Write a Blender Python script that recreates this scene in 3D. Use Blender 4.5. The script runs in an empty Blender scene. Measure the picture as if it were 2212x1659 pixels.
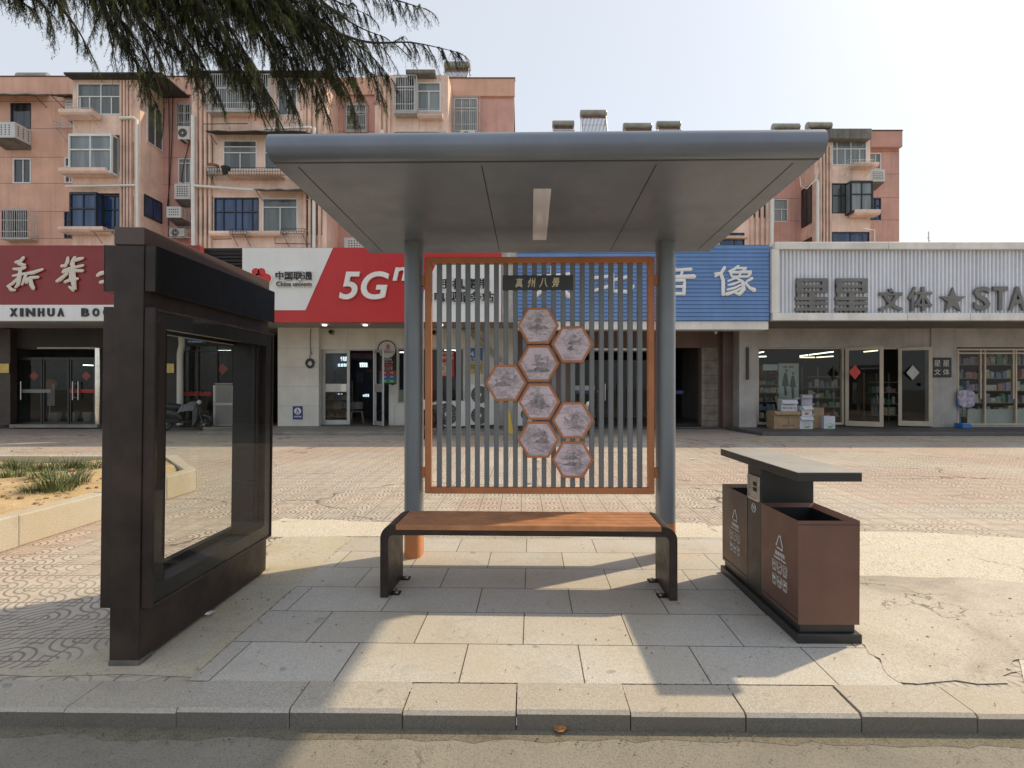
import bpy, bmesh, math, random
from mathutils import Vector, Matrix
random.seed(7)
sc = bpy.context.scene
R = math.radians

# ------------------------------------------------------------------ camera, sky, sun, exposure
H, F, PX, PY = 1.41, 1130.0, 1126.0, 837.0     # eye height (m) and the photograph's measuring frame (2212 x 1659)
cam = bpy.data.cameras.new('camera'); camo = bpy.data.objects.new('camera', cam); sc.collection.objects.link(camo)
camo.location = (0, 0, H); camo.rotation_euler = (R(90), 0, 0)
cam.sensor_width = 36; cam.lens = 36*F/2212; cam.shift_x = -20/2212; cam.shift_y = 7.5/2212
cam.clip_start = .05; cam.clip_end = 2000
sc.camera = camo
SUN = Vector((.644, .346, .682)).normalized()
w = bpy.data.worlds.new('World'); sc.world = w; w.use_nodes = True
nt = w.node_tree; nt.nodes.clear()
sky = nt.nodes.new('ShaderNodeTexSky'); sky.sky_type = 'NISHITA'; sky.sun_disc = False
sky.sun_elevation = math.asin(SUN.z); sky.sun_rotation = math.atan2(SUN.x, SUN.y)
sky.air_density = 1.0; sky.dust_density = 2.0; sky.ozone_density = 1.0; sky.altitude = 20
bg = nt.nodes.new('ShaderNodeBackground'); bg.inputs[1].default_value = .10
wo = nt.nodes.new('ShaderNodeOutputWorld')
hz = nt.nodes.new('ShaderNodeMix'); hz.data_type = 'RGBA'; hz.blend_type = 'ADD'; hz.clamp_factor = True; hz.inputs[0].default_value = 1
hz.inputs[7].default_value = (4.42, 4.58, 4.72, 1)                  # even white haze over the whole sky
dim = nt.nodes.new('ShaderNodeMix'); dim.data_type = 'RGBA'; dim.inputs[0].default_value = .62; dim.inputs[7].default_value = (0, 0, 0, 1)
nt.links.new(sky.outputs[0], dim.inputs[6]); nt.links.new(dim.outputs[2], hz.inputs[6]); nt.links.new(hz.outputs[2], bg.inputs[0]); nt.links.new(bg.outputs[0], wo.inputs[0])
sun = bpy.data.lights.new('sun', 'SUN'); sun.energy = 2.85; sun.angle = R(1.2); sun.color = (1, .82, .55)
suno = bpy.data.objects.new('sun', sun); sc.collection.objects.link(suno)
suno.rotation_euler = SUN.to_track_quat('Z', 'Y').to_euler(); suno.location = (30, 20, 40)
sc.view_settings.view_transform = 'Standard'; sc.view_settings.look = 'None'
sc.view_settings.exposure = 0.50; sc.view_settings.gamma = 1
sc.render.engine = 'CYCLES'
sc.cycles.use_denoising = True
sc.cycles.max_bounces = 8; sc.cycles.transparent_max_bounces = 12
sc.cycles.caustics_reflective = False; sc.cycles.caustics_refractive = False

def XX(px, Y): return (px-PX)/F*Y
def ZZ(py, Y): return H+(PY-py)/F*Y
def PP(px, py, Y): return Vector((XX(px, Y), Y, ZZ(py, Y)))
def GY(py, z=0): return (H-z)*F/(py-PY)          # depth of a point at height z seen at row py

# ------------------------------------------------------------------ materials
MATS = {}
def nodes(name):
    m = bpy.data.materials.new(name); m.use_nodes = True
    t = m.node_tree; b = t.nodes['Principled BSDF']
    return m, t, b
class NT:
    def __init__(s, t): s.t = t
    def n(s, typ, **kw):
        x = s.t.nodes.new(typ)
        for k, v in kw.items():
            if k.startswith('i_'):
                key = k[2:]; key = int(key) if key.isdigit() else key.replace('_', ' ')
                x.inputs[key].default_value = v
            else: setattr(x, k, v)
        return x
    def l(s, a, b): s.t.links.new(a, b)
    def math(s, op, a, b=None, c=None, clamp=False):
        x = s.t.nodes.new('ShaderNodeMath'); x.operation = op; x.use_clamp = clamp
        for i, v in enumerate((a, b, c)):
            if v is None: continue
            if isinstance(v, (int, float)): x.inputs[i].default_value = v
            else: s.l(v, x.inputs[i])
        return x.outputs[0]
    def pos(s): return s.n('ShaderNodeNewGeometry').outputs['Position']
    def mapped(s, vec, scale, rot=(0,0,0), loc=(0,0,0)):
        x = s.n('ShaderNodeMapping'); x.inputs['Scale'].default_value = scale; x.inputs['Rotation'].default_value = rot
        x.inputs['Location'].default_value = loc
        s.l(vec, x.inputs['Vector']); return x.outputs[0]
    def noise(s, vec, scale, detail=3, rough=.55, dist=0):
        x = s.n('ShaderNodeTexNoise'); x.inputs['Scale'].default_value = scale; x.inputs['Detail'].default_value = detail
        x.inputs['Roughness'].default_value = rough; x.inputs['Distortion'].default_value = dist
        s.l(vec, x.inputs['Vector']); return x.outputs['Fac']
    def ramp(s, fac, stops, interp='LINEAR'):
        x = s.n('ShaderNodeValToRGB'); x.color_ramp.interpolation = interp
        e = x.color_ramp.elements
        while len(e) < len(stops): e.new(.5)
        for k, (p, c) in enumerate(stops):
            e[k].position = p; e[k].color = (c, c, c, 1) if isinstance(c, (int, float)) else (*c, 1)
        s.l(fac, x.inputs[0]); return x.outputs[0]
    def mix(s, fac, a, b, mode='MIX'):
        x = s.n('ShaderNodeMix', data_type='RGBA', blend_type=mode); x.clamp_factor = True
        if isinstance(fac, (int, float)): x.inputs[0].default_value = fac
        else: s.l(fac, x.inputs[0])
        for v, k in ((a, 6), (b, 7)):
            if isinstance(v, tuple): x.inputs[k].default_value = (*v, 1)
            else: s.l(v, x.inputs[k])
        return x.outputs[2]
    def bump(s, h, strength, dist=.01, normal=None):
        x = s.n('ShaderNodeBump'); x.inputs['Strength'].default_value = strength; x.inputs['Distance'].default_value = dist
        s.l(h, x.inputs['Height'])
        if normal is not None: s.l(normal, x.inputs['Normal'])
        return x.outputs[0]

def mat(name, col, rough=.55, metal=0., var=.10, scale=2.5, bump=0., bscale=60., streak=0., spec=.5, coat=0., fine=0.):
    if name in MATS: return MATS[name]
    m, t, b = nodes(name); N = NT(t)
    p = N.pos()
    f = N.noise(p, scale, 5, .6)
    lo = tuple(max(0, c*(1-var*1.6)) for c in col); hi = tuple(min(1, c*(1+var)) for c in col)
    c = N.ramp(f, [(.3, lo), (.7, hi)])
    if fine:
        g = N.noise(p, 160, 2); c = N.mix(fine, c, N.ramp(g, [(.35, tuple(x*.6 for x in col)), (.65, tuple(min(1, x*1.3) for x in col))]))
    if streak:
        v = N.mapped(p, (3.2, 3.2, .16)); g = N.noise(v, 1.3, 5, .65)
        k = N.ramp(g, [(.48, 0.), (.74, 1.)])
        c = N.mix(N.math('MULTIPLY', k, streak), c, tuple(x*.45 for x in col))
    N.l(c, b.inputs['Base Color'])
    r = N.ramp(N.noise(p, scale*3+1, 4), [(.3, max(0, rough-.07)), (.7, min(1, rough+.07))])
    N.l(r, b.inputs['Roughness'])
    b.inputs['Metallic'].default_value = metal; b.inputs['Specular IOR Level'].default_value = spec
    if coat: b.inputs['Coat Weight'].default_value = coat; b.inputs['Coat Roughness'].default_value = .15
    if bump:
        N.l(N.bump(N.noise(p, bscale, 4), bump, .004), b.inputs['Normal'])
    MATS[name] = m; return m

def glass(name, tint=(.9, .93, .92), refl=1.0, rough=.0):
    if name in MATS: return MATS[name]
    m = bpy.data.materials.new(name); m.use_nodes = True; t = m.node_tree; t.nodes.clear(); N = NT(t)
    tr = N.n('ShaderNodeBsdfTransparent'); tr.inputs[0].default_value = (*tint, 1)
    gl = N.n('ShaderNodeBsdfGlossy'); gl.inputs['Roughness'].default_value = rough
    lw = N.n('ShaderNodeLayerWeight'); lw.inputs[0].default_value = .5
    fr = N.math('ADD', .045, N.math('MULTIPLY', N.math('POWER', lw.outputs['Facing'], 5.), .9))
    mx = N.n('ShaderNodeMixShader'); out = N.n('ShaderNodeOutputMaterial')
    N.l(N.math('MULTIPLY', fr, refl, clamp=True), mx.inputs[0])
    N.l(tr.outputs[0], mx.inputs[1]); N.l(gl.outputs[0], mx.inputs[2]); N.l(mx.outputs[0], out.inputs[0])
    MATS[name] = m; return m

def emit(name, col, s):
    if name in MATS: return MATS[name]
    m, t, b = nodes(name); b.inputs['Base Color'].default_value = (*col, 1)
    b.inputs['Emission Color'].default_value = (*col, 1); b.inputs['Emission Strength'].default_value = s
    MATS[name] = m; return m

def pane_mat(name, col, var=.5):
    """window glass of a room behind it: dark, with drawn curtains here and there, mirror-smooth on top"""
    if name in MATS: return MATS[name]
    m, t, b = nodes(name); N = NT(t); p = N.pos()
    v = N.mapped(p, (2.3, 1, .25)); f = N.noise(v, 1.1, 2)
    c = N.ramp(f, [(.42, col), (.6, tuple(min(1, x*(1+var)+.02*var) for x in col))])
    N.l(c, b.inputs['Base Color']); b.inputs['Roughness'].default_value = .06; b.inputs['Specular IOR Level'].default_value = .7
    N.l(N.bump(N.noise(p, 1.7, 1), .06, .05), b.inputs['Normal'])
    MATS[name] = m; return m

# ------------------------------------------------------------------ mesh builder
class MB:
    def __init__(s): s.v = []; s.f = []
    def add(s, vs, fs):
        o = len(s.v); s.v += [Vector(v) for v in vs]; s.f += [tuple(i+o for i in f) for f in fs]; return s
    def box(s, x0, x1, y0, y1, z0, z1):
        if x0 > x1: x0, x1 = x1, x0
        if z0 > z1: z0, z1 = z1, z0
        if y0 > y1: y0, y1 = y1, y0
        return s.add([(x0,y0,z0),(x1,y0,z0),(x1,y1,z0),(x0,y1,z0),(x0,y0,z1),(x1,y0,z1),(x1,y1,z1),(x0,y1,z1)],
                     [(0,3,2,1),(4,5,6,7),(0,1,5,4),(1,2,6,5),(2,3,7,6),(3,0,4,7)])
    def pbox(s, px0, py0, px1, py1, Y, d):
        """box whose front face fills the measured rectangle at depth Y and which is d deep"""
        return s.box(XX(px0, Y), XX(px1, Y), Y, Y+d, ZZ(py1, Y), ZZ(py0, Y))
    def prism(s, poly, y0, y1, axis='y'):
        """polygon (a,b) extruded; axis y: a=x b=z; axis x: a=y b=z; axis z: a=x b=y"""
        n = len(poly)
        def P(a, b, c): return {'y': (a, c, b), 'x': (c, a, b), 'z': (a, b, c)}[axis]
        vs = [P(a, b, y0) for a, b in poly]+[P(a, b, y1) for a, b in poly]
        fs = [tuple(range(n)), tuple(range(2*n-1, n-1, -1))]+[(i, i+n, (i+1) % n+n, (i+1) % n) for i in range(n)]
        return s.add(vs, fs)
    def tube(s, pts, r, n=8, cap=True, flat=None):
        pts = [Vector(p) for p in pts]; m = len(pts)
        rs = r if isinstance(r, (list, tuple)) else [r]*m
        T = [(pts[min(i+1, m-1)]-pts[max(i-1, 0)]).normalized() for i in range(m)]
        up = Vector((0, 0, 1)) if abs(T[0].z) < .9 else Vector((0, 1, 0))
        a = T[0].cross(up).normalized(); vs = []
        for i in range(m):
            a = (a-T[i]*a.dot(T[i])); a = a.normalized() if a.length > 1e-6 else T[i].orthogonal().normalized()
            b = T[i].cross(a)
            for k in range(n):
                ang = 2*math.pi*k/n; d = (a*math.cos(ang)+b*math.sin(ang))*rs[i]
                if flat: d.y *= flat
                vs.append(pts[i]+d)
        fs = [(i*n+k, i*n+(k+1) % n, (i+1)*n+(k+1) % n, (i+1)*n+k) for i in range(m-1) for k in range(n)]
        if cap: fs += [tuple(range(n-1, -1, -1)), tuple(range((m-1)*n, m*n))]
        return s.add(vs, fs)
    def cyl(s, p0, p1, r, n=16): return s.tube([p0, p1], r, n)
    def ball(s, c, r, n=10, sq=(1, 1, 1)):
        c = Vector(c); rows = n//2; vs = [c+Vector((0, 0, r*sq[2]))]; fs = []
        for i in range(1, rows):
            th = math.pi*i/rows
            for k in range(n):
                ph = 2*math.pi*k/n
                vs.append(c+Vector((r*math.sin(th)*math.cos(ph)*sq[0], r*math.sin(th)*math.sin(ph)*sq[1], r*math.cos(th)*sq[2])))
        vs.append(c-Vector((0, 0, r*sq[2]))); L = len(vs)-1
        for k in range(n): fs.append((0, 1+k, 1+(k+1) % n))
        for i in range(rows-2):
            for k in range(n):
                a = 1+i*n+k; b = 1+i*n+(k+1) % n; fs.append((a, a+n, b+n, b))
        for k in range(n): fs.append((L, 1+(rows-2)*n+(k+1) % n, 1+(rows-2)*n+k))
        return s.add(vs, fs)
    def quad(s, a, b, c, d): return s.add([a, b, c, d], [(0, 1, 2, 3)])
    def wall(s, x0, x1, z0, z1, y, holes, depth=.14):
        """wall face at y towards -y, with rectangular openings that have reveals"""
        xs = sorted({x0, x1, *[min(max(h[i], x0), x1) for h in holes for i in (0, 1)]})
        zs = sorted({z0, z1, *[min(max(h[i], z0), z1) for h in holes for i in (2, 3)]})
        for i in range(len(xs)-1):
            for j in range(len(zs)-1):
                cx, cz = (xs[i]+xs[i+1])/2, (zs[j]+zs[j+1])/2
                if any(h[0] < cx < h[1] and h[2] < cz < h[3] for h in holes): continue
                s.quad((xs[i], y, zs[j]), (xs[i+1], y, zs[j]), (xs[i+1], y, zs[j+1]), (xs[i], y, zs[j+1]))
        for a, b, c, d in holes:
            Y = y+depth
            s.quad((a, y, c), (a, Y, c), (b, Y, c), (b, y, c)); s.quad((a, Y, d), (a, y, d), (b, y, d), (b, Y, d))
            s.quad((a, y, d), (a, Y, d), (a, Y, c), (a, y, c)); s.quad((b, y, c), (b, Y, c), (b, Y, d), (b, y, d))
        return s
    def tf(s, M):
        s.v = [M @ v for v in s.v]; return s
    def join(s, o): return s.add(o.v, o.f)

ORG = {}
def tagp(o, label=None, cat=None, group=None, kind=None):
    if label: o['label'] = label
    if cat: o['category'] = cat
    if group: o['group'] = group
    if kind: o['kind'] = kind
    return o
def thing(name, label, cat, loc=(0, 0, 0), rot=(0, 0, 0), group=None, local=False):
    o = bpy.data.objects.new(name, None); sc.collection.objects.link(o)
    o.location = loc; o.rotation_euler = rot; o.empty_display_size = .2
    ORG[o.name] = Vector((0, 0, 0)) if local else Vector(loc)
    return tagp(o, label, cat, group)
def add(name, mb, m, parent=None, smooth=False, bevel=0., label=None, cat=None, group=None, kind=None, seg=1, keep=False):
    me = bpy.data.meshes.new(name)
    vs = mb.v; org = Vector((0, 0, 0))
    if parent is not None: org = ORG[parent.name]
    elif not keep and kind is None:
        org = Vector((sum(v.x for v in vs)/len(vs), sum(v.y for v in vs)/len(vs), min(v.z for v in vs)))
    me.from_pydata([v-org for v in vs], [], mb.f); me.update()
    bm = bmesh.new(); bm.from_mesh(me)
    if bevel:
        bmesh.ops.remove_doubles(bm, verts=bm.verts, dist=1e-5)
        es = [e for e in bm.edges if len(e.link_faces) == 2 and e.calc_face_angle(0) > .5]
        bmesh.ops.bevel(bm, geom=es, offset=bevel, segments=seg, affect='EDGES', profile=.5, clamp_overlap=True)
    bmesh.ops.recalc_face_normals(bm, faces=bm.faces) if kind != 'sheet' else None
    bm.to_mesh(me); bm.free()
    if smooth:
        me.polygons.foreach_set('use_smooth', [True]*len(me.polygons)); me.set_sharp_from_angle(angle=R(38))
    if m: me.materials.append(m)
    o = bpy.data.objects.new(name, me); sc.collection.objects.link(o)
    if parent is not None: o.parent = parent; ORG[o.name] = org
    else: o.location = org; ORG[o.name] = org
    return tagp(o, label, cat, group, kind)
def copy_tree(o, parent=None, **kw):
    c = o.copy(); sc.collection.objects.link(c)
    if parent is not None: c.parent = parent
    ORG[c.name] = ORG[o.name]
    for ch in list(o.children): copy_tree(ch, c)
    for k, v in kw.items():
        if k == 'loc': c.location = v
        elif k == 'rotz': c.rotation_euler.z = v
        else: c[k] = v
    return c

def text(s, x0, x1, z0, z1, y, depth=.02, bold=0., shear=0., mb=None, res=3, space=1.):
    cu = bpy.data.curves.new('t', 'FONT'); cu.body = s; cu.extrude = .05; cu.offset = bold; cu.shear = shear
    cu.resolution_u = res; cu.space_character = space
    ob = bpy.data.objects.new('t', cu); sc.collection.objects.link(ob)
    dg = bpy.context.evaluated_depsgraph_get(); ev = ob.evaluated_get(dg); me = ev.to_mesh()
    V = [v.co.copy() for v in me.vertices]; Fs = [tuple(p.vertices) for p in me.polygons]
    ev.to_mesh_clear(); bpy.data.objects.remove(ob); bpy.data.curves.remove(cu)
    mb = mb or MB()
    if not V: return mb
    ax, bx = min(v.x for v in V), max(v.x for v in V); az, bz = min(v.y for v in V), max(v.y for v in V)
    sx = (x1-x0)/max(bx-ax, 1e-6); sz = (z1-z0)/max(bz-az, 1e-6)
    return mb.add([(x0+(v.x-ax)*sx, y+depth*(.5-v.z/.1), z0+(v.y-az)*sz) for v in V], Fs)
def ptext(s, px0, py0, px1, py1, Y, **k):
    return text(s, XX(px0, Y), XX(px1, Y), ZZ(py1, Y), ZZ(py0, Y), Y, **k)
def brush(strokes, px0, py0, px1, py1, Y, wid, flat=.45, n=8):
    """brush-written character: every stroke a tapering raised ridge; (u,v,w) with u right, v down in the unit square"""
    mb = MB()
    for st in strokes:
        pts = []; rs = []
        for k in range(len(st)-1):
            a, b = st[k], st[k+1]
            for q in range(4):
                f = q/4; pts.append((a[0]+(b[0]-a[0])*f, a[1]+(b[1]-a[1])*f)); rs.append(a[2]+(b[2]-a[2])*f)
        pts.append(st[-1][:2]); rs.append(st[-1][2])
        P3 = [PP(px0+(px1-px0)*u, py0+(py1-py0)*v, Y) for u, v in pts]
        d0 = (P3[0]-P3[1]).normalized(); d1 = (P3[-1]-P3[-2]).normalized()
        r3 = [r*wid for r in rs]
        P3 = [P3[0]+d0*r3[0]*.7]+P3+[P3[-1]+d1*r3[-1]*.7]; r3 = [r3[0]*.35]+r3+[r3[-1]*.35]
        mb.tube(P3, r3, n, True, flat)
    return mb
# ------------------------------------------------------------------ ground materials
def plaza_mat():
    m, t, b = nodes('embossed_brick'); N = NT(t); p = N.pos()
    sep = N.n('ShaderNodeSeparateXYZ'); N.l(p, sep.inputs[0])
    S = 1/.245
    u = N.math('MULTIPLY', sep.outputs[0], S); v = N.math('MULTIPLY', sep.outputs[1], S)
    fu = N.math('FRACT', u); fv = N.math('FRACT', v)
    cell = N.n('ShaderNodeCombineXYZ'); N.l(N.math('FLOOR', u), cell.inputs[0]); N.l(N.math('FLOOR', v), cell.inputs[1])
    wn = N.n('ShaderNodeTexWhiteNoise', noise_dimensions='2D'); N.l(cell.outputs[0], wn.inputs['Vector'])
    rnd = wn.outputs['Value']
    flip = N.math('GREATER_THAN', rnd, .5)
    gu = N.math('ABSOLUTE', N.math('SUBTRACT', fu, flip))
    def dist(a, c):
        return N.math('SQRT', N.math('ADD', N.math('MULTIPLY', a, a), N.math('MULTIPLY', c, c)))
    d1 = dist(gu, fv); d2 = dist(N.math('SUBTRACT', 1, gu), N.math('SUBTRACT', 1, fv))
    d = N.math('MINIMUM', d1, d2)
    ring = N.math('ABSOLUTE', N.math('SUBTRACT', N.math('FRACT', N.math('ADD', N.math('MULTIPLY', d, 5), .5)), .5))
    gro = N.ramp(ring, [(.06, 1.), (.20, 0.)])
    e = N.math('MINIMUM', N.math('MINIMUM', fu, N.math('SUBTRACT', 1, fu)), N.math('MINIMUM', fv, N.math('SUBTRACT', 1, fv)))
    joint = N.ramp(e, [(.012, 1.), (.03, 0.)])
    wear = N.ramp(N.noise(p, .55, 4, .6), [(.34, .35), (.58, 1.)])
    gro = N.math('MULTIPLY', gro, wear)
    lines = N.math('MAXIMUM', gro, N.math('MULTIPLY', joint, .8))
    # paint and wear patches in big irregular areas
    f1 = N.noise(N.mapped(p, (.55, .8, 1)), .45, 5, .62, .4); f2 = N.noise(p, .9, 4, .6, .6); f3 = N.noise(p, 7, 4, .65)
    c = N.ramp(f1, [(.36, (.50, .42, .38)), (.47, (.55, .485, .41)), (.56, (.48, .45, .405)), (.68, (.51, .405, .365))])
    c = N.mix(N.ramp(f2, [(.56, 0.), (.70, .55)]), c, (.47, .46, .36))
    c = N.mix(N.ramp(rnd, [(.0, 0.), (1., .22)]), c, (.42, .33, .28))
    blk = N.n('ShaderNodeTexVoronoi', feature='F1'); blk.inputs['Scale'].default_value = .62; blk.inputs['Randomness'].default_value = .8
    blk.distance = 'CHEBYCHEV'; N.l(N.mapped(p, (.7, 1, 0)), blk.inputs['Vector'])
    c = N.mix(N.ramp(blk.outputs['Color'], [(.60, 0.), (.61, .42)], 'CONSTANT'), c, (.50, .35, .29))
    c = N.mix(N.ramp(f3, [(.3, .45), (.62, 0.)]), c, (.30, .25, .20))
    c = N.mix(N.math('MULTIPLY', lines, .88), c, (.12, .095, .075))
    vo = N.n('ShaderNodeTexVoronoi', feature='DISTANCE_TO_EDGE'); vo.inputs['Scale'].default_value = .42
    wp = N.n('ShaderNodeVectorMath', operation='ADD'); N.l(N.mapped(p, (.55, 1.25, 1)), wp.inputs[0])
    nz = N.n('ShaderNodeTexNoise'); nz.inputs['Scale'].default_value = 1.6; nz.inputs['Detail'].default_value = 5; N.l(p, nz.inputs['Vector'])
    N.l(nz.outputs['Color'], wp.inputs[1]); N.l(wp.outputs[0], vo.inputs['Vector'])
    crack = N.math('MULTIPLY', N.ramp(vo.outputs['Distance'], [(.002, 1.), (.010, 0.)]), N.ramp(N.noise(p, .5, 3), [(.44, 0.), (.56, .85)]))
    c = N.mix(crack, c, (.05, .042, .035))
    N.l(c, b.inputs['Base Color']); b.inputs['Roughness'].default_value = .82; b.inputs['Specular IOR Level'].default_value = .25
    h = N.math('SUBTRACT', N.math('MULTIPLY', f3, .5), lines)
    h = N.math('SUBTRACT', h, crack)
    N.l(N.bump(h, .55, .006), b.inputs['Normal'])
    return m

def granite_mat(name, col, joints=True, rot=0.):
    m, t, b = nodes(name); N = NT(t); p = N.pos()
    sp = N.noise(p, 210, 2, .7); sp2 = N.noise(p, 90, 3, .7); big = N.noise(p, 1.1, 4, .6)
    c = N.ramp(sp, [(.30, tuple(x*.42 for x in col)), (.44, tuple(x*.86 for x in col)), (.56, col), (.72, tuple(min(1, x*1.28) for x in col))])
    c = N.mix(N.ramp(sp2, [(.40, .45), (.55, 0.)]), c, tuple(x*.55 for x in col))
    c = N.mix(N.ramp(big, [(.35, .55), (.6, 0.)]), c, tuple(x*y for x, y in zip(col, (.78, .70, .55))))
    c = N.mix(N.ramp(N.noise(p, 3.2, 6, .7, .8), [(.54, 0.), (.72, .45)]), c, tuple(x*.55 for x in col))
    st = N.noise(p, 5.5, 2, .5)                              # gum and grease spots
    c = N.mix(N.ramp(st, [(.71, 0.), (.735, .42)]), c, (.13, .12, .105))
    h = sp
    if joints:
        v = N.mapped(p, (1, 1, 1), (0, 0, rot), (.05, -2.462, 0))
        br = N.n('ShaderNodeTexBrick'); br.offset = .5; br.squash = 1
        br.inputs['Scale'].default_value = 1; br.inputs['Mortar Size'].default_value = .0032; br.inputs['Mortar Smooth'].default_value = .15
        br.inputs['Brick Width'].default_value = .60; br.inputs['Row Height'].default_value = .40
        br.inputs['Color1'].default_value = (1, 1, 1, 1); br.inputs['Color2'].default_value = (.87, .86, .84, 1); br.inputs['Mortar'].default_value = (.13, .12, .10, 1)
        N.l(v, br.inputs['Vector']); c = N.mix(1., c, br.outputs['Color'], 'MULTIPLY')
        h = N.math('SUBTRACT', N.math('MULTIPLY', sp, .25), N.math('MULTIPLY', br.outputs['Fac'], 1.5))
    N.l(c, b.inputs['Base Color']); b.inputs['Roughness'].default_value = .68; b.inputs['Specular IOR Level'].default_value = .35
    N.l(N.bump(h, .35, .004), b.inputs['Normal'])
    return m

def rough_mat(name, cols, scale=3., pebble=0., crackle=.0, dark=.5):
    """worn concrete, soil, asphalt: blotches, grit, optional pebbles and cracks"""
    m, t, b = nodes(name); N = NT(t); p = N.pos()
    f = N.noise(p, scale, 6, .65, .5); g = N.noise(p, 110, 3, .7); k = N.noise(p, scale*4.3, 5, .7)
    n = len(cols); c = N.ramp(f, [(.3+.4*i/(n-1), cc) for i, cc in enumerate(cols)])
    c = N.mix(N.ramp(g, [(.34, dark), (.52, 0.)]), c, tuple(x*.45 for x in cols[0]))
    c = N.mix(N.ramp(k, [(.54, 0.), (.72, .50)]), c, tuple(x*.62 for x in cols[-1]))
    h = N.math('ADD', g, N.math('MULTIPLY', k, 2.))
    if pebble:
        vo = N.n('ShaderNodeTexVoronoi', feature='F1'); vo.inputs['Scale'].default_value = pebble; N.l(p, vo.inputs['Vector'])
        pc = N.ramp(vo.outputs['Color'], [(.1, (.36, .36, .34)), (.4, (.62, .52, .36)), (.7, (.72, .70, .66)), (.95, (.50, .55, .58))])
        pm = N.math('MULTIPLY', N.ramp(vo.outputs['Distance'], [(.32, 1.), (.62, 0.)]), N.ramp(f, [(.38, .15), (.55, .9)]))
        c = N.mix(pm, c, pc); h = N.math('ADD', h, N.math('MULTIPLY', pm, 2.))
    if crackle:
        vo = N.n('ShaderNodeTexVoronoi', feature='DISTANCE_TO_EDGE'); vo.inputs['Scale'].default_value = crackle
        wp = N.n('ShaderNodeVectorMath', operation='ADD'); N.l(p, wp.inputs[0])
        nz = N.n('ShaderNodeTexNoise'); nz.inputs['Scale'].default_value = 3.; nz.inputs['Detail'].default_value = 6; N.l(p, nz.inputs['Vector'])
        N.l(nz.outputs['Color'], wp.inputs[1]); N.l(wp.outputs[0], vo.inputs['Vector'])
        cr = N.math('MULTIPLY', N.ramp(vo.outputs['Distance'], [(.002, 1.), (.008, 0.)]), N.ramp(N.noise(p, 1.3, 3), [(.50, 0.), (.64, .7)]))
        c = N.mix(cr, c, (.06, .05, .04)); h = N.math('SUBTRACT', h, N.math('MULTIPLY', cr, 3.))
    N.l(c, b.inputs['Base Color']); b.inputs['Roughness'].default_value = .88; b.inputs['Specular IOR Level'].default_value = .2
    N.l(N.bump(h, .5, .006), b.inputs['Normal'])
    return m

M_PLAZA = plaza_mat()
KA = R(-.7)                                                          # the kerb runs a touch askew to the plaza
M_GRAN = granite_mat('granite_slab', (.61, .585, .545), True, R(1.2))
M_KERB = granite_mat('granite_kerb', (.50, .465, .415), False)
M_ROAD = rough_mat('asphalt', [(.21, .195, .165), (.27, .25, .21), (.31, .285, .24)], .8, 0, .35)
M_CONC = rough_mat('worn_concrete', [(.34, .305, .26), (.50, .455, .39), (.58, .535, .465), (.64, .59, .52)], .9, 0, .75)
M_PEB = rough_mat('pebble_mosaic', [(.58, .52, .42), (.64, .58, .48), (.68, .62, .52)], 2.0, 55, .7)
M_MORT = rough_mat('broken_mortar', [(.46, .40, .28), (.52, .47, .37), (.50, .48, .43)], 1.7, 0, 1.9)
M_SOIL = rough_mat('sandy_soil', [(.38, .27, .15), (.56, .41, .23), (.66, .50, .29)], 3.2, 0, 0, .8)

# ------------------------------------------------------------------ setting
def rotk(x, y, a=KA, c=(0., 2.263)):
    dx, dy = x-c[0], y-c[1]
    return c[0]+dx*math.cos(a)-dy*math.sin(a), c[1]+dx*math.sin(a)+dy*math.cos(a)
def sheet(name, poly, z, m, rot=True):
    mb = MB(); pts = [rotk(*q) if rot else q for q in poly]
    mb.add([(x, y, z) for x, y in pts], [tuple(range(len(pts)))])
    return add(name, mb, m, kind='structure', keep=True)
def wob(poly, amp=.05, n=7, seed=1):
    r = random.Random(seed); out = []
    for i, (x, y) in enumerate(poly):
        X, Y = poly[(i+1) % len(poly)]
        for k in range(n):
            f = k/n; j = amp if k else amp*.3
            out.append((x+(X-x)*f+r.uniform(-j, j), y+(Y-y)*f+r.uniform(-j, j)))
    return out
RZ = -.075
sheet('road', [(-400, -300), (400, -300), (400, 2.30), (-400, 2.30)], RZ, M_ROAD)
sheet('plaza', [(-400, 2.42), (400, 2.42), (400, 500), (-400, 500)], 0, M_PLAZA)
# the kerb: long granite stones with open joints
kb = MB(); x = -.517-.495*18; jit = random.Random(3)
while x < 9.5:
    L = .495
    a = jit.uniform(-.005, .005); dz = jit.uniform(-.004, .004)
    y0, y1, c = 2.263, 2.484, .014
    g = jit.uniform(.003, .007) if x < .9 else jit.uniform(.010, .019)
    pr = [(y0+a, RZ-.1), (y0+a, .004+dz-c), (y0+a+c, .004+dz), (y1, .004+dz), (y1, RZ-.1)]
    o = len(kb.v); s = MB().prism(pr, x+g/2, x+L-g/2, 'x'); s.v = [Vector((*rotk(v.x, v.y), v.z)) for v in s.v]; kb.join(s)
    x += L
kerb = add('kerb', kb, M_KERB, kind='structure', keep=True)
kerb.data.materials.append(granite_mat('kerb_face_dark', (.20, .185, .165), False))  # darker granite colour for the faces towards the road
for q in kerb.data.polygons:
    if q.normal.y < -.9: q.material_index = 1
sheet('kerb_bed', [(-12, 2.27), (12, 2.27), (12, 2.50), (-12, 2.50)], -.02, rough_mat('joint_dirt', [(.06, .055, .045), (.10, .09, .07)], 6))
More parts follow.
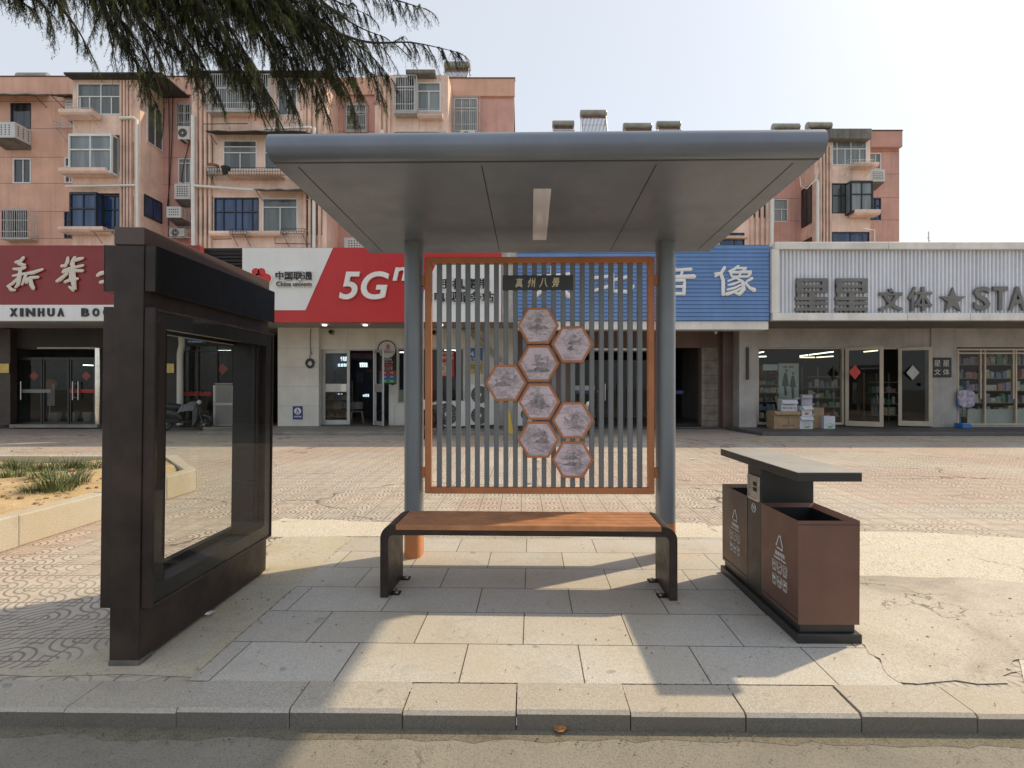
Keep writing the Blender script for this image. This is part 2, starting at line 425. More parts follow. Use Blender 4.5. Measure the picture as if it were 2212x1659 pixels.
sheet('gutter_dirt', wob([(-12, 2.205), (-6, 2.19), (-3, 2.21), (-1, 2.19), (.6, 2.21), (2, 2.185), (4, 2.2), (12, 2.2)], .022, 16, 3)[:-15]+[(12, 2.27), (-12, 2.27)], RZ+.0012,
      rough_mat('gutter_grit', [(.15, .135, .105), (.21, .19, .145), (.19, .175, .13)], 5, 0, 0, .7))
sheet('paving', [(-1.60, 2.49), (1.80, 2.49), (1.86, 2.9), (1.86, 4.90), (-1.60, 4.90)], .004, M_GRAN)
# worn concrete beside the slabs, broken mortar round the information stand, pebble mosaic bands
sheet('concrete_patch', wob([(1.80, 2.52), (2.32, 2.52), (2.55, 2.74), (4.3, 2.76), (4.4, 3.55), (3.3, 3.9), (2.4, 3.95), (1.86, 4.1), (1.86, 2.95)], .025, 6, 4), .006, M_CONC)
sheet('pebble_strip', [(2.40, 2.53), (6.5, 2.53), (6.5, 2.75), (2.58, 2.75)], .0045, M_PEB)
sheet('mosaic_band', wob([(1.87, 3.9), (3.2, 3.88), (4.4, 3.6), (6.2, 3.7), (6.4, 4.7), (4.2, 5.05), (2.2, 5.35), (1.87, 5.3)], .04, 6, 5), .003, M_PEB)
sheet('mosaic_border', wob([(-2.9, 4.91), (1.86, 4.91), (1.86, 5.45), (-1.1, 5.4), (-2.6, 5.6)], .03, 8, 6), .0035, M_PEB)
sheet('mortar_bed', wob([(-4.2, 2.58), (-4.2, 2.53), (-1.6, 2.53), (-1.6, 4.9), (-2.2, 5.1), (-2.3, 4.7), (-2.1, 4.2), (-2.16, 3.1), (-2.28, 2.72), (-2.5, 2.58)], .03, 7, 9), .003, M_MORT)
# yellow parking line, much worn, in short runs
yl = MB(); r = random.Random(5); x = -16
while x < 15.5:
    L = r.uniform(.5, 2.2); w_ = r.uniform(.20, .30); y = 13.66+r.uniform(-.01, .01)
    yl.add([(x, y-w_/2, .003), (x+L, y-w_/2+r.uniform(-.01, .01), .003), (x+L, y+w_/2, .003), (x, y+w_/2+r.uniform(-.01, .01), .003)], [(0, 1, 2, 3)])
    x += L+(r.uniform(.02, .2) if r.random() < .6 else 0)
for px in (275, 955, 1012, 1600):
    X0 = XX(px, 14.3); yl.add([(X0, 13.75, .003), (X0+.8, 14.35, .003), (X0+1.0, 14.35, .003), (X0+.2, 13.75, .003)], [(0, 1, 2, 3)])
add('road_marking', yl, mat('worn_yellow_paint', (.50, .36, .12), .8, 0, .35, 5), kind='structure', keep=True)

# planter: stone rim, soil, grass tufts
pl = thing('planter', 'low stone edged planting bed with sandy soil at the left of the plaza', 'planter', (-5.5, 6, 0))
rim = MB(); X0 = -4.44
segs = [(2.6, 3.55), (3.56, 4.62), (4.63, 5.62), (5.63, 6.55), (6.56, 7.15)]
for i, (a, b) in enumerate(segs):
    dx = (.0, .006, -.004, .003, 0)[i]; dz = (0, .004, -.003, .003, .005)[i]
    rim.box(X0-.17+dx, X0+dx, a, b, 0, .285+dz)
c = MB(); c.prism([(X0, 7.155), (X0-1.25, 8.65), (X0-1.40, 8.55), (X0-.17, 7.155)], 0, .287, 'z'); rim.join(c)
for k in range(8): rim.box(X0-1.26-1.0*(k+1)+.008, X0-1.26-1.0*k, 8.55, 8.70, 0, .285+.003*(k % 3))
add('rim', rim, granite_mat('planter_stone', (.56, .51, .42), False), pl, bevel=.012, seg=2)
so = MB(); G = 26; r = random.Random(2); nx, ny = 40, 26
for j in range(ny+1):
    for i in range(nx+1):
        x = -13+(X0-.16+13)*i/nx; y = 2.6+(8.6-2.6)*j/ny
        if y > 7.1 and x > X0-.16-(y-7.1)*.84: x = X0-.17-(y-7.1)*.84
        so.v.append(Vector((x, y, .225+.05*math.sin(x*1.7+y)*math.sin(y*1.3)+r.uniform(-.018, .018))))
so.f = [(j*(nx+1)+i, j*(nx+1)+i+1, (j+1)*(nx+1)+i+1, (j+1)*(nx+1)+i) for j in range(ny) for i in range(nx)]
add('soil', so, M_SOIL, pl, smooth=True)
cl = MB(); r = random.Random(31)
for _ in range(420):
    x, y = r.uniform(-9, X0-.2), r.uniform(3.4, 8.3); q = r.uniform(.008, .035)*(1 if r.random() < .9 else 1.6)
    if y > 7 and x > X0-.3-(y-7)*.86: continue
    cl.ball((x, y, .235+.05*math.sin(x*1.7+y)*math.sin(y*1.3)), q, 6, (r.uniform(.8, 1.3), r.uniform(.8, 1.3), .7))
add('soil_clods', cl, mat('soil_clod', (.42, .29, .16), .95, 0, .5, 9), pl, kind='stuff')
def tuft(seed, n=90, h=.24, rad=.09):
    r = random.Random(seed); mb = MB()
    for _ in range(n):
        a = r.uniform(0, 6.283); q = rad*math.sqrt(r.random()); bx, by = q*math.cos(a), q*math.sin(a)
        a += r.uniform(-.7, .7); L = h*r.uniform(.6, 1.15); wd = r.uniform(.003, .0055); lean = r.uniform(.25, 1.)
        px_, py_ = -math.sin(a)*wd, math.cos(a)*wd; pr = None
        for k in range(5):
            f = k/4; out = L*lean*f*f*.85+L*.12*f; up = L*(f-.62*lean*f*f)
            w_ = 1-f*.92
            c = Vector((bx+math.cos(a)*out, by+math.sin(a)*out, up))
            l, rr = c+Vector((px_*w_, py_*w_, 0)), c-Vector((px_*w_, py_*w_, 0))
            o = len(mb.v); mb.v += [l, rr]
            if k: mb.f.append((o-2, o-1, o+1, o))
    return mb
M_GRASS = mat('tuft_green', (.13, .17, .06), .55, 0, .6, 9)
GR = [(12, 1011, 'back row, cut by the left edge of the photo'), (42, 1013, 'back row, second from the left edge'), (72, 1016, 'back row, third from the left edge'), (108, 1014, 'back row, mid bed'),
      (150, 1012, 'back row, fourth from the brown stand'), (178, 1010, 'back row, between two small tufts'), (203, 1013, 'back row, right against the brown stand'), (126, 1058, 'largest one, standing alone mid bed'), (72, 1064, 'low and spreading one in front'),
      (160, 1044, 'tallest one just behind the stone rim'), (28, 1034, 'middle row at the left'), (95, 1036, 'middle row behind the largest tuft')]
protos = [tuft(s, 120, .235, .12) for s in (1, 2, 3)]
for i, (px, py, lab) in enumerate(GR):
    z = .235; Y = GY(py, z); X = XX(px, Y)
    s = (1, 1.15, .9)[i % 3]*(1.35 if 'largest' in lab or 'tallest' in lab else 1.)
    mb = MB(); mb.v = [v*s+Vector((X, Y, z-.01)) for v in protos[i % 3].v]; mb.f = list(protos[i % 3].f)
    add('grass_tuft', mb, M_GRASS, label='grass tuft in the planting bed, '+lab, cat='grass', group='grass tufts in the planting bed')
lf = MB(); lp = [(0, 0), (.018, .012), (.03, .032), (.022, .052), (.006, .066), (-.004, .058), (-.012, .036), (-.010, .014)]
for k in (0, 1): lf.v += [Vector((a-b*.5, a*.4+b*.55, .012+.004*math.sin(a*90)+.02*abs(a)-k*.001)) for a, b in lp]
lf.f = [tuple(range(8)), tuple(range(15, 7, -1))]
LX, LY = XX(1217, GY(1590, RZ)), GY(1590, RZ); lf.v = [v*1.2+Vector((LX, LY, RZ+.004)) for v in lf.v]
add('fallen_leaf', lf, mat('dry_leaf', (.42, .19, .06), .7, 0, .3, 60), label='curled orange dry leaf lying on the road by the kerb', cat='leaf')

# dropped needles and grit on the slabs, kerb and road
lt_ = MB(); r = random.Random(77)
for k in range(900):
    x = r.uniform(-3.0, 4.0); y = r.choice((r.uniform(1.75, 2.26), r.uniform(2.3, 3.4), r.uniform(2.5, 4.9), r.gauss(2.20, .03)))
    z = RZ+.0075 if y < 2.262 else .0075
    if -2.15 < x < -1.85 and y > 2.6: continue
    a = r.uniform(0, 3.14); L = r.uniform(.006, .022); w_ = r.uniform(.0006, .0014)
    if r.random() < .25: L, w_ = r.uniform(.003, .007), r.uniform(.002, .0045)
    b = a+r.uniform(-.6, .6); p0 = Vector((x-L*math.cos(a), y-L*math.sin(a), z)); p1 = Vector((x, y, z+.003)); p2 = Vector((x+L*math.cos(b), y+L*math.sin(b), z))
    n_ = Vector((-math.sin(a), math.cos(a), 0))*w_
    lt_.add([p0-n_, p0+n_, p1+n_, p1-n_, p2+n_*.6, p2-n_*.6], [(0, 3, 2, 1), (3, 5, 4, 2)])
add('needle_litter', lt_, mat('needle_brown', (.16, .125, .075), .8, 0, .6, 25), kind='stuff', keep=True)
ps = MB()
for k in range(70):
    x, y = (r.gauss(-2.0, .35), r.uniform(2.55, 4.9)) if k < 45 else (r.uniform(1.9, 3.5), r.uniform(2.55, 4.6))
    if -2.13 < x < -1.88: continue
    q = r.uniform(.004, .014); ps.ball((x, y, .004+q*.3), q, 6, (1, r.uniform(.6, 1), .55))
add('grit', ps, mat('grit_stone', (.40, .36, .29), .9, 0, .3, 30), kind='stuff', keep=True)

for px, py, s_, lab in ((1496, 992, .05, 'small white scrap of tissue lying on the plaza behind the bin'), (447, 1326, .045, 'white torn paper scrap at the foot of the information stand')):
    Y = GY(py, .01); X = XX(px, Y); r = random.Random(px); mb = MB(); n = 5
    for j in range(n):
        for i in range(n): mb.v.append(Vector((X+(i-2)*s_*.5+r.uniform(-.006, .006), Y+(j-2)*s_*.32, .012+r.uniform(0, .014))))
    mb.f = [(j*n+i, j*n+i+1, (j+1)*n+i+1, (j+1)*n+i) for j in range(n-1) for i in range(n-1)]
    add('paper_scrap', mb, mat('paper_white', (.75, .73, .70), .8), label=lab, cat='paper')
# ------------------------------------------------------------------ materials for street furniture
GREY = mat('grey_paint', (.21, .235, .26), .42, .25, .05, 1.2, .02, 90, spec=.5)
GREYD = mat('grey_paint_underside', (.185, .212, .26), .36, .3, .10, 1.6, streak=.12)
ORANGE = mat('wood_orange_paint', (.56, .215, .085), .45, 0, .10, 3)
BROWN = mat('brown_powder_coat', (.043, .030, .025), .45, .1, .35, 4, .03, 120, spec=.35)
BROWNL = mat('brown_roof_sheet', (.085, .055, .045), .36, .2, .12, 2)
BLACK = mat('black_gloss', (.005, .005, .0055), .38, 0, .3, 3, spec=.2)
BLACKM = mat('black_matt', (.012, .012, .012), .6, 0, .2, 3)
WOOD = mat('oiled_plank', (.45, .20, .09), .5, 0, .18, 7, .06, 60)
BINBR = mat('bin_brown', (.165, .085, .065), .42, .15, .14, 3, streak=.15)
BINSHADE = mat('bin_shaded_brown', (.085, .060, .050), .4, .15, .08, 1.5)  # the bin brown again, with the far body's shade put into the colour
BINGR = mat('bin_dark_grey', (.035, .036, .036), .38, .2, .1, 2)
STEEL = mat('brushed_steel', (.55, .54, .52), .32, 1, .04, 8)
WHITEP = mat('white_print', (.72, .72, .70), .5, 0, .06, 20)
GOLD = mat('gold_leaf', (.66, .56, .36), .35, .5, .1, 20)

# ------------------------------------------------------------------ bus shelter
SH = thing('bus_shelter', 'grey bus shelter with flat roof on two posts and slatted screen of hexagon paintings', 'bus shelter', (.15, 4.37, 0), (0, 0, R(-1.0)), local=True)
def rrect(hw, y0, y1, r, n=6):
    pts = []
    for cx, cy, a0 in ((hw-r, y1-r, 0), (-hw+r, y1-r, 90), (-hw+r, y0+r, 180), (hw-r, y0+r, 270)):
        for k in range(n+1):
            a = R(a0+90*k/n); pts.append((cx+r*math.cos(a), cy+r*math.sin(a)))
    return pts
prof = rrect(.069, -.10, .10, .052, 8)
for s in (-1, 1):
    mb = MB().prism([(x+s*1.049, y) for x, y in prof], .30, 2.67, 'z')
    po = add('post', mb, GREY, SH, smooth=True)
    add('post_foot', MB().prism([(x*1.015+s*1.049, y*1.01) for x, y in prof], .0, .30, 'z'), ORANGE, po, smooth=True)
# roof section (y, z) extruded sideways
pr = []
for k in range(13):
    a = R(-90-180*k/12); pr.append((-1.52+.073*math.cos(a), 2.722+.073*math.sin(a)))
pr += [(-.2, 2.765)]
for k in range(9):
    a = R(90-180*k/8); pr.append((.246+.04*math.cos(a), 2.642+.04*math.sin(a)))
ca = MB().prism(pr, -1.494, 1.494, 'x')
canopy = add('canopy', ca, GREYD, SH, smooth=True)
def und(y): return 2.649-.0265*(y+1.52)                               # underside height
lip = MB()
for k in range(1):
    lip.box(-1.49, 1.49, -1.512, -1.500, und(-1.51)-.0035, und(-1.5)+.01)
sl = MB()
for xa, xb in ((-1.375, -1.375), (1.375, 1.375), (-.345, -.345), (.625, .625)):
    y0, y1 = -1.46, .20
    sl.add([(xa-.003, y0, und(y0)-.0015), (xa+.003, y0, und(y0)-.0015), (xb+.003, y1, und(y1)-.0015), (xb-.003, y1, und(y1)-.0015)], [(0, 1, 2, 3)])
add('panel_seam', sl, BLACKM, canopy)
add('front_trim', lip, mat('grey_trim', (.08, .09, .10), .4, .25, .05), canopy)
li = MB(); y0, y1 = -1.14, -.12
li.add([(-.055, y0, und(y0)-.004), (.055, y0, und(y0)-.004), (.055, y1, und(y1)-.004), (-.055, y1, und(y1)-.004),
        (-.055, y0, und(y0)+.01), (.055, y0, und(y0)+.01), (.055, y1, und(y1)+.01), (-.055, y1, und(y1)+.01)], [(0, 3, 2, 1), (0, 1, 5, 4), (1, 2, 6, 5), (2, 3, 7, 6), (3, 0, 4, 7), (4, 5, 6, 7)])
add('ceiling_light', li, mat('milky_diffuser', (.74, .75, .82), .18, 0, .04, 3), canopy)
# slatted screen; local x from the frame: +-.953, z .528..2.493
fr = MB(); x0, x1, z0, z1, t_ = -.953, .953, .528, 2.493, .050
fr.box(x0, x0+t_, -.03, .03, z0, z1); fr.box(x1-t_, x1, -.03, .03, z0, z1)
fr.box(x0+t_, x1-t_, -.03, .03, z0, z0+t_); fr.box(x0+t_, x1-t_, -.03, .03, z1-t_, z1)
add('screen_frame', fr, ORANGE, SH, bevel=.003)
SLAT = MB().box(-.020, .020, -.022, .022, z0+t_, z1-t_); so_ = None
for k in range(22):
    xc = -.835+k*(1.67/21)
    if so_ is None: so_ = add('slat', SLAT, mat('slat_grey', (.20, .215, .23), .42, .2, .06, 2), SH, bevel=.003); so_.location.x = xc
    else:
        c = so_.copy(); sc.collection.objects.link(c); c.location.x = xc
for s in (-1, 1):
    for z in (2.30, .70):
        b_ = MB().box(s*.953, s*.985, -.028, .028, z-.042, z+.042)
        add('bracket', b_, ORANGE, SH, bevel=.004)
PY0 = -.036
ZQ = lambda py: H+(PY-py)/F*4.335
XQ = lambda px: (px-PX)/F*4.335-.15
pq = MB().box(XQ(1085.5), XQ(1238), PY0, PY0+.012, ZQ(626.5), ZQ(594.5))
plq = add('title_plaque', pq, mat('plaque_grey', (.055, .06, .062), .4, .2, .08), SH, bevel=.002)
tm = MB()
for ch, a, b in (('真', 1113, 1130), ('州', 1140, 1157), ('八', 1165, 1183), ('景', 1192, 1209)):
    text(ch, XQ(a), XQ(b), ZQ(621), ZQ(600.5), PY0-.004, .006, .018, .12, tm)
add('lettering', tm, GOLD, plq)
def paint_mat():
    m, t, b = nodes('ink_painting'); N = NT(t); p = N.pos()
    v = N.mapped(p, (2.2, 1, 5.2)); f = N.noise(v, 2.2, 7, .68, 1.4); g = N.noise(N.mapped(p, (2.4, 1, 3.6)), 2.6, 5, .6, .8)
    c = N.ramp(g, [(.36, (.44, .38, .42)), (.5, (.68, .58, .645)), (.64, (.77, .66, .73))])
    c = N.mix(N.ramp(f, [(.53, 0.), (.57, .5), (.62, .15), (.70, .0)]), c, (.25, .22, .24))
    c = N.mix(N.ramp(N.noise(p, 8, 6, .75, 1.0), [(.62, 0.), (.74, .4)]), c, (.22, .20, .22))
    N.l(c, b.inputs['Base Color']); b.inputs['Roughness'].default_value = .3
    return m
M_INK = paint_mat(); M_STROKE = mat('ink_stroke', (.23, .205, .22), .4, 0, .3)
HEXC = [(1163, 701.5), (1238, 744), (1164, 784), (1094, 826.5), (1165.5, 868.5), (1240, 909), (1164, 950.5), (1239.5, 992)]
HX = [(873, 558), (1090, 676), (876, 797), (670, 919), (880, 1037), (1093, 1155), (875, 1277), (1092, 1403)]
RO, RI = .1735, .152
hexlab = ['rocky cliffs, highest of all, just under the title', 'low hills and reeds, upper right', 'bare trees and terraces, second down the main column', 'plum tree and shrubs, alone at far left', 'tall pines under hanging willow, mid column',
          'misty bank with dark shrubs, right of the lower column', 'round rocks under a floating tree, low in the column', 'fallen old tree and ducks, lowest of all']
for i, (hx, hy) in enumerate(HX):
    px = (1600+hx*.6329)*.54; py = (950+hy*.6329)*.54
    cx, cz = XQ(px), ZQ(py); mb = MB(); n0 = 0; y0, y1 = -.050, -.024
    ro = [(cx+RO*math.cos(R(60*k)), cz+RO*math.sin(R(60*k))) for k in range(6)]
    ri = [(cx+RI*math.cos(R(60*k)), cz+RI*math.sin(R(60*k))) for k in range(6)]
    vs = [(a, y, b) for y in (y0, y1) for ring in (ro, ri) for a, b in ring]
    fs = []
    for k in range(6):
        q = (k+1) % 6
        fs += [(k, q, 6+q, 6+k), (12+k, 18+k, 18+q, 12+q), (k, 12+k, 12+q, q), (6+k, 6+q, 18+q, 18+k)]
    mb.add(vs, fs)
    hp = add('hexagon_frame', mb, ORANGE, SH, bevel=.002, label='orange hexagon frame: '+hexlab[i])
    pm = MB().prism([(cx+RI*1.003*math.cos(R(60*k)), cz+RI*1.003*math.sin(R(60*k))) for k in range(6)], -.044, -.026)
    add('painting', pm, M_INK, hp)
    r = random.Random(40+i); ink = MB()
    def stroke(pts, w0, w1): ink.tube([(cx+a, -.0448-.0002*(len(ink.v) % 7), cz+b) for a, b in pts], [w0+(w1-w0)*k/(len(pts)-1) for k in range(len(pts))], 5, True, .12)
    for _ in range(2+i % 3):                                            # trees
        bx, bz = r.uniform(-.085, .085), r.uniform(-.10, .0); hgt = r.uniform(.05, .10)
        stroke([(bx, bz), (bx+r.uniform(-.01, .01), bz+hgt*.5), (bx+r.uniform(-.015, .015), bz+hgt)], .0022, .0008)
        for _ in range(7):
            f = r.uniform(.4, 1); a = r.uniform(-1, 1)*.035; stroke([(bx, bz+hgt*f), (bx+a*.6, bz+hgt*f+.012), (bx+a, bz+hgt*f+r.uniform(.005, .03))], .0011, .0005)
        for _ in range(16 if r.random() < .6 else 4):
            ink.ball((cx+bx+r.gauss(0, .02), -.0445, cz+bz+hgt+r.gauss(0, .014)), r.uniform(.0015, .004), 6, (1, .1, .7))
    for q_ in range(3):                                                 # hills in wash, paler with distance
        zb_ = (-.02, .03, .075)[q_]-.02*(i % 3); xa, xb = r.uniform(-.11, -.02), r.uniform(.02, .11); ph = r.uniform(0, 6)
        hh = r.uniform(.02, .055); top = [(xa+(xb-xa)*t/9, zb_+hh*math.sin(3.14*t/9)*(1+.35*math.sin(ph+t*1.9))) for t in range(10)]
        lim = lambda a, b: (max(-.135+abs(b)*.58, min(.135-abs(b)*.58, a)), max(-.122, min(.122, b)))
        pts_ = [lim(a, b) for a, b in top]+[lim(xb, zb_-.006), lim((xa+xb)/2, zb_-.012), lim(xa, zb_-.006)]
        add('wash_hill', MB().prism([(cx+a, cz+b) for a, b in pts_], -.0446-.0003*q_, -.0438), mat('ink_wash_%d' % q_, ((.34, .30, .33), (.44, .385, .42), (.54, .47, .51))[q_], .35, 0, .35, 30), hp)
    for _ in range(5):                                                  # banks and ridges
        sx, sz, L = r.uniform(-.10, .02), r.uniform(-.105, .06), r.uniform(.05, .11)
        stroke([(sx+L*q/6, sz+.008*math.sin(q*1.3+i)+r.uniform(-.003, .003)) for q in range(7)], .0006, .0022)
    for _ in range(14):
        ink.ball((cx+r.uniform(-.08, .08), -.0445, cz-.085+abs(r.gauss(0, .018))), r.uniform(.002, .006), 6, (1.2, .1, .6))
    add('ink_drawing', ink, M_STROKE, hp)

# ------------------------------------------------------------------ bench
BE = thing('bench', 'long bench with orange brown wooden plank seat on dark brown bent metal legs', 'bench', (.048, 3.67, .004), (0, 0, R(-1.5)), local=True)
hl, dp = .9875, .20
def arc(cx, cz, r, a0, a1, n=8): return [(cx+r*math.cos(R(a0+(a1-a0)*k/n)), cz+r*math.sin(R(a0+(a1-a0)*k/n))) for k in range(n+1)]
for s in (-1, 1):
    o = arc(-hl+.095, .395, .095, 180, 90); i_ = arc(-hl+.055+.035, .385, .035, 90, 180)
    poly = [(-hl, 0)]+o+[(-.885, .49), (-.885, .42)]+i_+[(-hl+.055, 0)]
    poly = [(x*-s, z) for x, z in poly]
    add('leg', MB().prism(poly, -dp, dp), BROWN, BE, bevel=.004)
    for yy in (-.155, .12):
        xx = s*(hl-.055); fp = MB().box(min(xx, xx-s*.062), max(xx, xx-s*.062), yy, yy+.07, 0, .006)
        f_ = add('foot_plate', fp, BLACKM, BE, bevel=.001)
        add('bolt', MB().cyl((xx-s*.035, yy+.035, .006), (xx-s*.035, yy+.035, .02), .011, 8).cyl((xx-s*.035, yy+.035, .0062), (xx-s*.035, yy+.035, .009), .018, 12), STEEL, f_)
add('seat_frame', MB().box(-.885, .885, -dp+.002, -dp+.03, .418, .452).box(-.885, .885, dp-.03, dp-.002, .418, .452).box(-.885, .885, -.02, .02, .42, .45), BROWN, BE, bevel=.002)
se = MB(); n = 5; wd = (2*dp-.009*4)/n
for k in range(n):
    a = -dp+k*(wd+.009); se.box(-.883, .883, a, a+wd, .4535, .489)
add('seat', se, WOOD, BE, bevel=.003)

# ------------------------------------------------------------------ double litter bin
BI = thing('litter_bin', 'brown and dark grey double litter bin with flat overhanging grey lid', 'litter bin', (1.695, 3.432, .005), (0, 0, R(-.3)), local=True)
add('base', MB().box(-.177, .177, -.565, .562, 0, .05).box(-.152, .152, -.54, .54, .05, .10), BINGR, BI, bevel=.003)
lowlid = mat('lid_lit_grey', (.33, .325, .31), .5, .1, .06, 2)  # paler than the lid: daylight on its top painted into the colour
lid = add('lid', MB().box(-.177, .177, -.565, .562, .888, .936), BINGR, BI, bevel=.003)
add('lid_top', MB().box(-.1765, .1765, -.5645, .5615, .936, .9395), lowlid, lid)
col_ = add('column', MB().box(-.168, .168, -.10, .095, .10, .888), BINGR, BI, bevel=.003)
add('ashtray', MB().box(-.1745, -.168, -.085, .08, .67, .83).box(-.178, -.1745, -.085, -.07, .67, .83).box(-.178, -.1745, .065, .08, .67, .83).box(-.178, -.1745, -.07, .065, .67, .685).box(-.178, -.1745, -.07, .065, .815, .83), STEEL, col_, bevel=.0015)
add('ashtray_slot', MB().box(-.1772, -.1735, -.05, -.005, .765, .79).box(-.1772, -.1735, -.05, -.005, .73, .755), BLACKM, col_)
TS = Matrix.Rotation(R(-90), 4, 'Z')                                    # turns lettering made facing -y to face -x
def side(mb, x, yc=0): return mb.tf(Matrix.Translation((x, yc, 0)) @ TS)
em = MB()
em.tube([(.028*math.cos(R(15*k)), 0, .615+.028*math.sin(R(15*k))) for k in range(25)], .0025, 6)
em.tube([(-.019, 0, .634), (.019, 0, .596)], .0025, 6).box(-.014, .008, -.001, .001, .612, .618).tube([(.010, 0, .615), (.014, 0, .623), (.011, 0, .63)], .0015, 5)
add('emblem', side(em, -.169), WHITEP, col_)
def icons(x0, z0, w_=.048, seed=0):
    mb = MB(); r = random.Random(seed)
    for row in range(2):
        for c in range(3):
            cx = x0+c*w_*1.32; cz = z0-row*w_*1.75
            for a, b, e, f_ in ((0, w_, 0, .0022), (0, w_, w_-.0022, w_), (0, .0022, 0, w_), (w_-.0022, w_, 0, w_)): mb.box(cx+a, cx+b, -.001, .001, cz+e, cz+f_)
            k = row*3+c; m_ = w_/2
            if k == 0: mb.tube([(cx+.008, 0, cz+.035), (cx+.02, 0, cz+.028), (cx+.038, 0, cz+.03)], [.002, .006, .002], 6, True, .2).tube([(cx+.02, 0, cz+.03), (cx+.015, 0, cz+.012)], .003, 5, True, .3).tube([(cx+.03, 0, cz+.03), (cx+.034, 0, cz+.012)], .003, 5, True, .3)
            elif k == 1: mb.tube([(cx+.010, 0, cz+.014), (cx+.022, 0, cz+.018), (cx+.038, 0, cz+.034)], .0032, 6, True, .3)
            elif k == 2: mb.tube([(cx+m_+.012*math.cos(R(30*q)), 0, cz+m_+.014*math.sin(R(30*q))) for q in range(13)], .002, 5, True, .4)
            elif k == 3: mb.ball((cx+m_, 0, cz+m_), .014, 8, (1, .08, .8)).ball((cx+m_-.01, 0, cz+m_+.006), .009, 8, (1, .08, 1))
            elif k == 4: mb.box(cx+.010, cx+.018, -.0012, .0012, cz+.012, cz+.03).prism([(cx+.026, cz+.01), (cx+.04, cz+.01), (cx+.033, cz+.036)], -.0012, .0012)
            else: mb.ball((cx+m_, 0, cz+m_), .016, 8, (1, .08, .55)).box(cx+.01, cx+.038, -.0012, .0012, cz+.036, cz+.039)
            for q in range(4): mb.box(cx+.004+q*.011, cx+.011+q*.011, -.0008, .0008, cz-.014, cz-.006)
    return mb
def tri():
    mb = MB(); V = [(-.046, 0), (.046, 0), (0, .088)]
    for k in range(3):
        a, b = Vector((*V[k], 0)), Vector((*V[(k+1) % 3], 0)); d = (b-a)
        p, q = a+d*.16, a+d*.80
        mb.tube([(p.x, 0, p.y), (q.x, 0, q.y)], .0048, 6, True, .25)
        nrm = Vector((d.y, -d.x, 0)).normalized()*.0095; tip = a+d*.93
        mb.prism([(q.x+nrm.x, q.y+nrm.y), (q.x-nrm.x, q.y-nrm.y), (tip.x, tip.y)], -.0012, .0012)
    return mb
for yc, L, cn, en, lab in ((-.33, .225, '其他垃圾', 'Residual Waste', 'rust brown bin body nearest the road, for residual waste'), (.322, .222, '可回收物', 'Recyclable', 'far bin body in deeper shade, for recyclables')):
    o = MB(); hx, zt = .170, .672; ya, yb = yc-L, yc+L
    zo = [(-hx, ya), (hx, ya), (hx, yb), (-hx, yb)]; zi = [(-hx+.035, ya+.05), (hx-.035, ya+.05), (hx-.035, yb-.02), (-hx+.035, yb-.02)]
    vs = [(x*.985, y, .10) for x, y in zo]+[(x, y, zt) for x, y in zo]+[(x, y, zt-.024) for x, y in zi]
    fs = [(3, 2, 1, 0)]
    for k in range(4):
        q = (k+1) % 4; fs += [(k, q, 4+q, 4+k), (4+k, 4+q, 8+q, 8+k)]
    o.add(vs, fs)
    bb = add('bin_body', o, BINBR if yc < 0 else BINSHADE, BI, label=lab)
    inn = MB(); inn.add([(x, y, zt-.024) for x, y in zi]+[(x, y, .16) for x, y in zi], [(k, (k+1) % 4, 4+(k+1) % 4, 4+k) for k in range(4)]+[(4, 5, 6, 7)])
    add('liner', inn, BLACKM, bb)
    add('front_seam', MB().box(-hx-.001, hx+.001, ya-.0012, ya, zt-.024, zt-.0215), BLACKM, bb)
    dy = yc-.02
    ds_ = MB().box(-hx-.0004, -hx+.004, ya+.012, yb-.012, .122, .1245)
    add('door_seam', ds_, BLACKM, bb)
    s_ = side(tri().tf(Matrix.Translation((0, 0, .455))), -.1712, dy)
    add('recycling_symbol', s_, WHITEP, bb)
    tx = text(cn, -.058, .058, .408, .434, 0, .0024, .012); text(en, -.068, .068, .386, .400, 0, .0024, .006, 0, tx)
    add('lettering', side(tx, -.1706, dy), WHITEP, bb)
    add('icon_grid', side(icons(-.090, .322, .048, 1), -.1702, dy), WHITEP, bb)

# ------------------------------------------------------------------ information stand (kiosk)
KI = thing('information_stand', 'tall dark brown information stand with glazed empty poster case, end on to the kerb', 'information stand', (-2.01, 2.645, 0), (0, R(.7), R(.4)), local=True)
LN = 1.335
bd = MB().box(-.075, .075, 0, LN, .02, .288)                             # plinth, end posts, top beam in one welded frame
bd.box(-.075, .075, 0, .17, .288, 1.79).box(-.075, .075, LN-.17, LN, .288, 1.79).box(-.075, .075, 0, LN, 1.79, 2.13)
body = add('body', bd, BROWN, KI, bevel=.003)
add('roof', MB().box(-.076, .076, -.001, LN+.001, 2.132, 2.222), BROWNL, KI, bevel=.003)
for fa, fb, fc in ((-.077, -.003, .1), (-.06, LN-.10, LN-.02)): add('foot', MB().box(fa, -fa, fb, fc, 0, .03), mat('scuffed_foot', (.13, .12, .11), .6, .2, .3, 9), KI, bevel=.002)
hd = MB().box(-.128, -.076, .008, 1.305, 1.898, 2.131).box(.076, .128, .008, 1.305, 1.898, 2.131)
he = add('header', hd, BROWN, KI, bevel=.002)
add('header_face', MB().box(.1285, .133, .010, 1.303, 1.897, 2.132).box(-.133, -.1285, .010, 1.303, 1.897, 2.132), BLACK, he, bevel=.001)
y0, y1, z0, z1 = .008, 1.305, .290, 1.818
cs = MB()
for sx in (-1, 1):
    a, b = sorted((sx*.0765, sx*.130))
    t_ = .014
    cs.box(a, b, y0, y0+t_, z0, z1).box(a, b, y1-t_, y1, z0, z1).box(a, b, y0+t_, y1-t_, z0, z0+t_).box(a, b, y0+t_, y1-t_, z1-t_, z1)
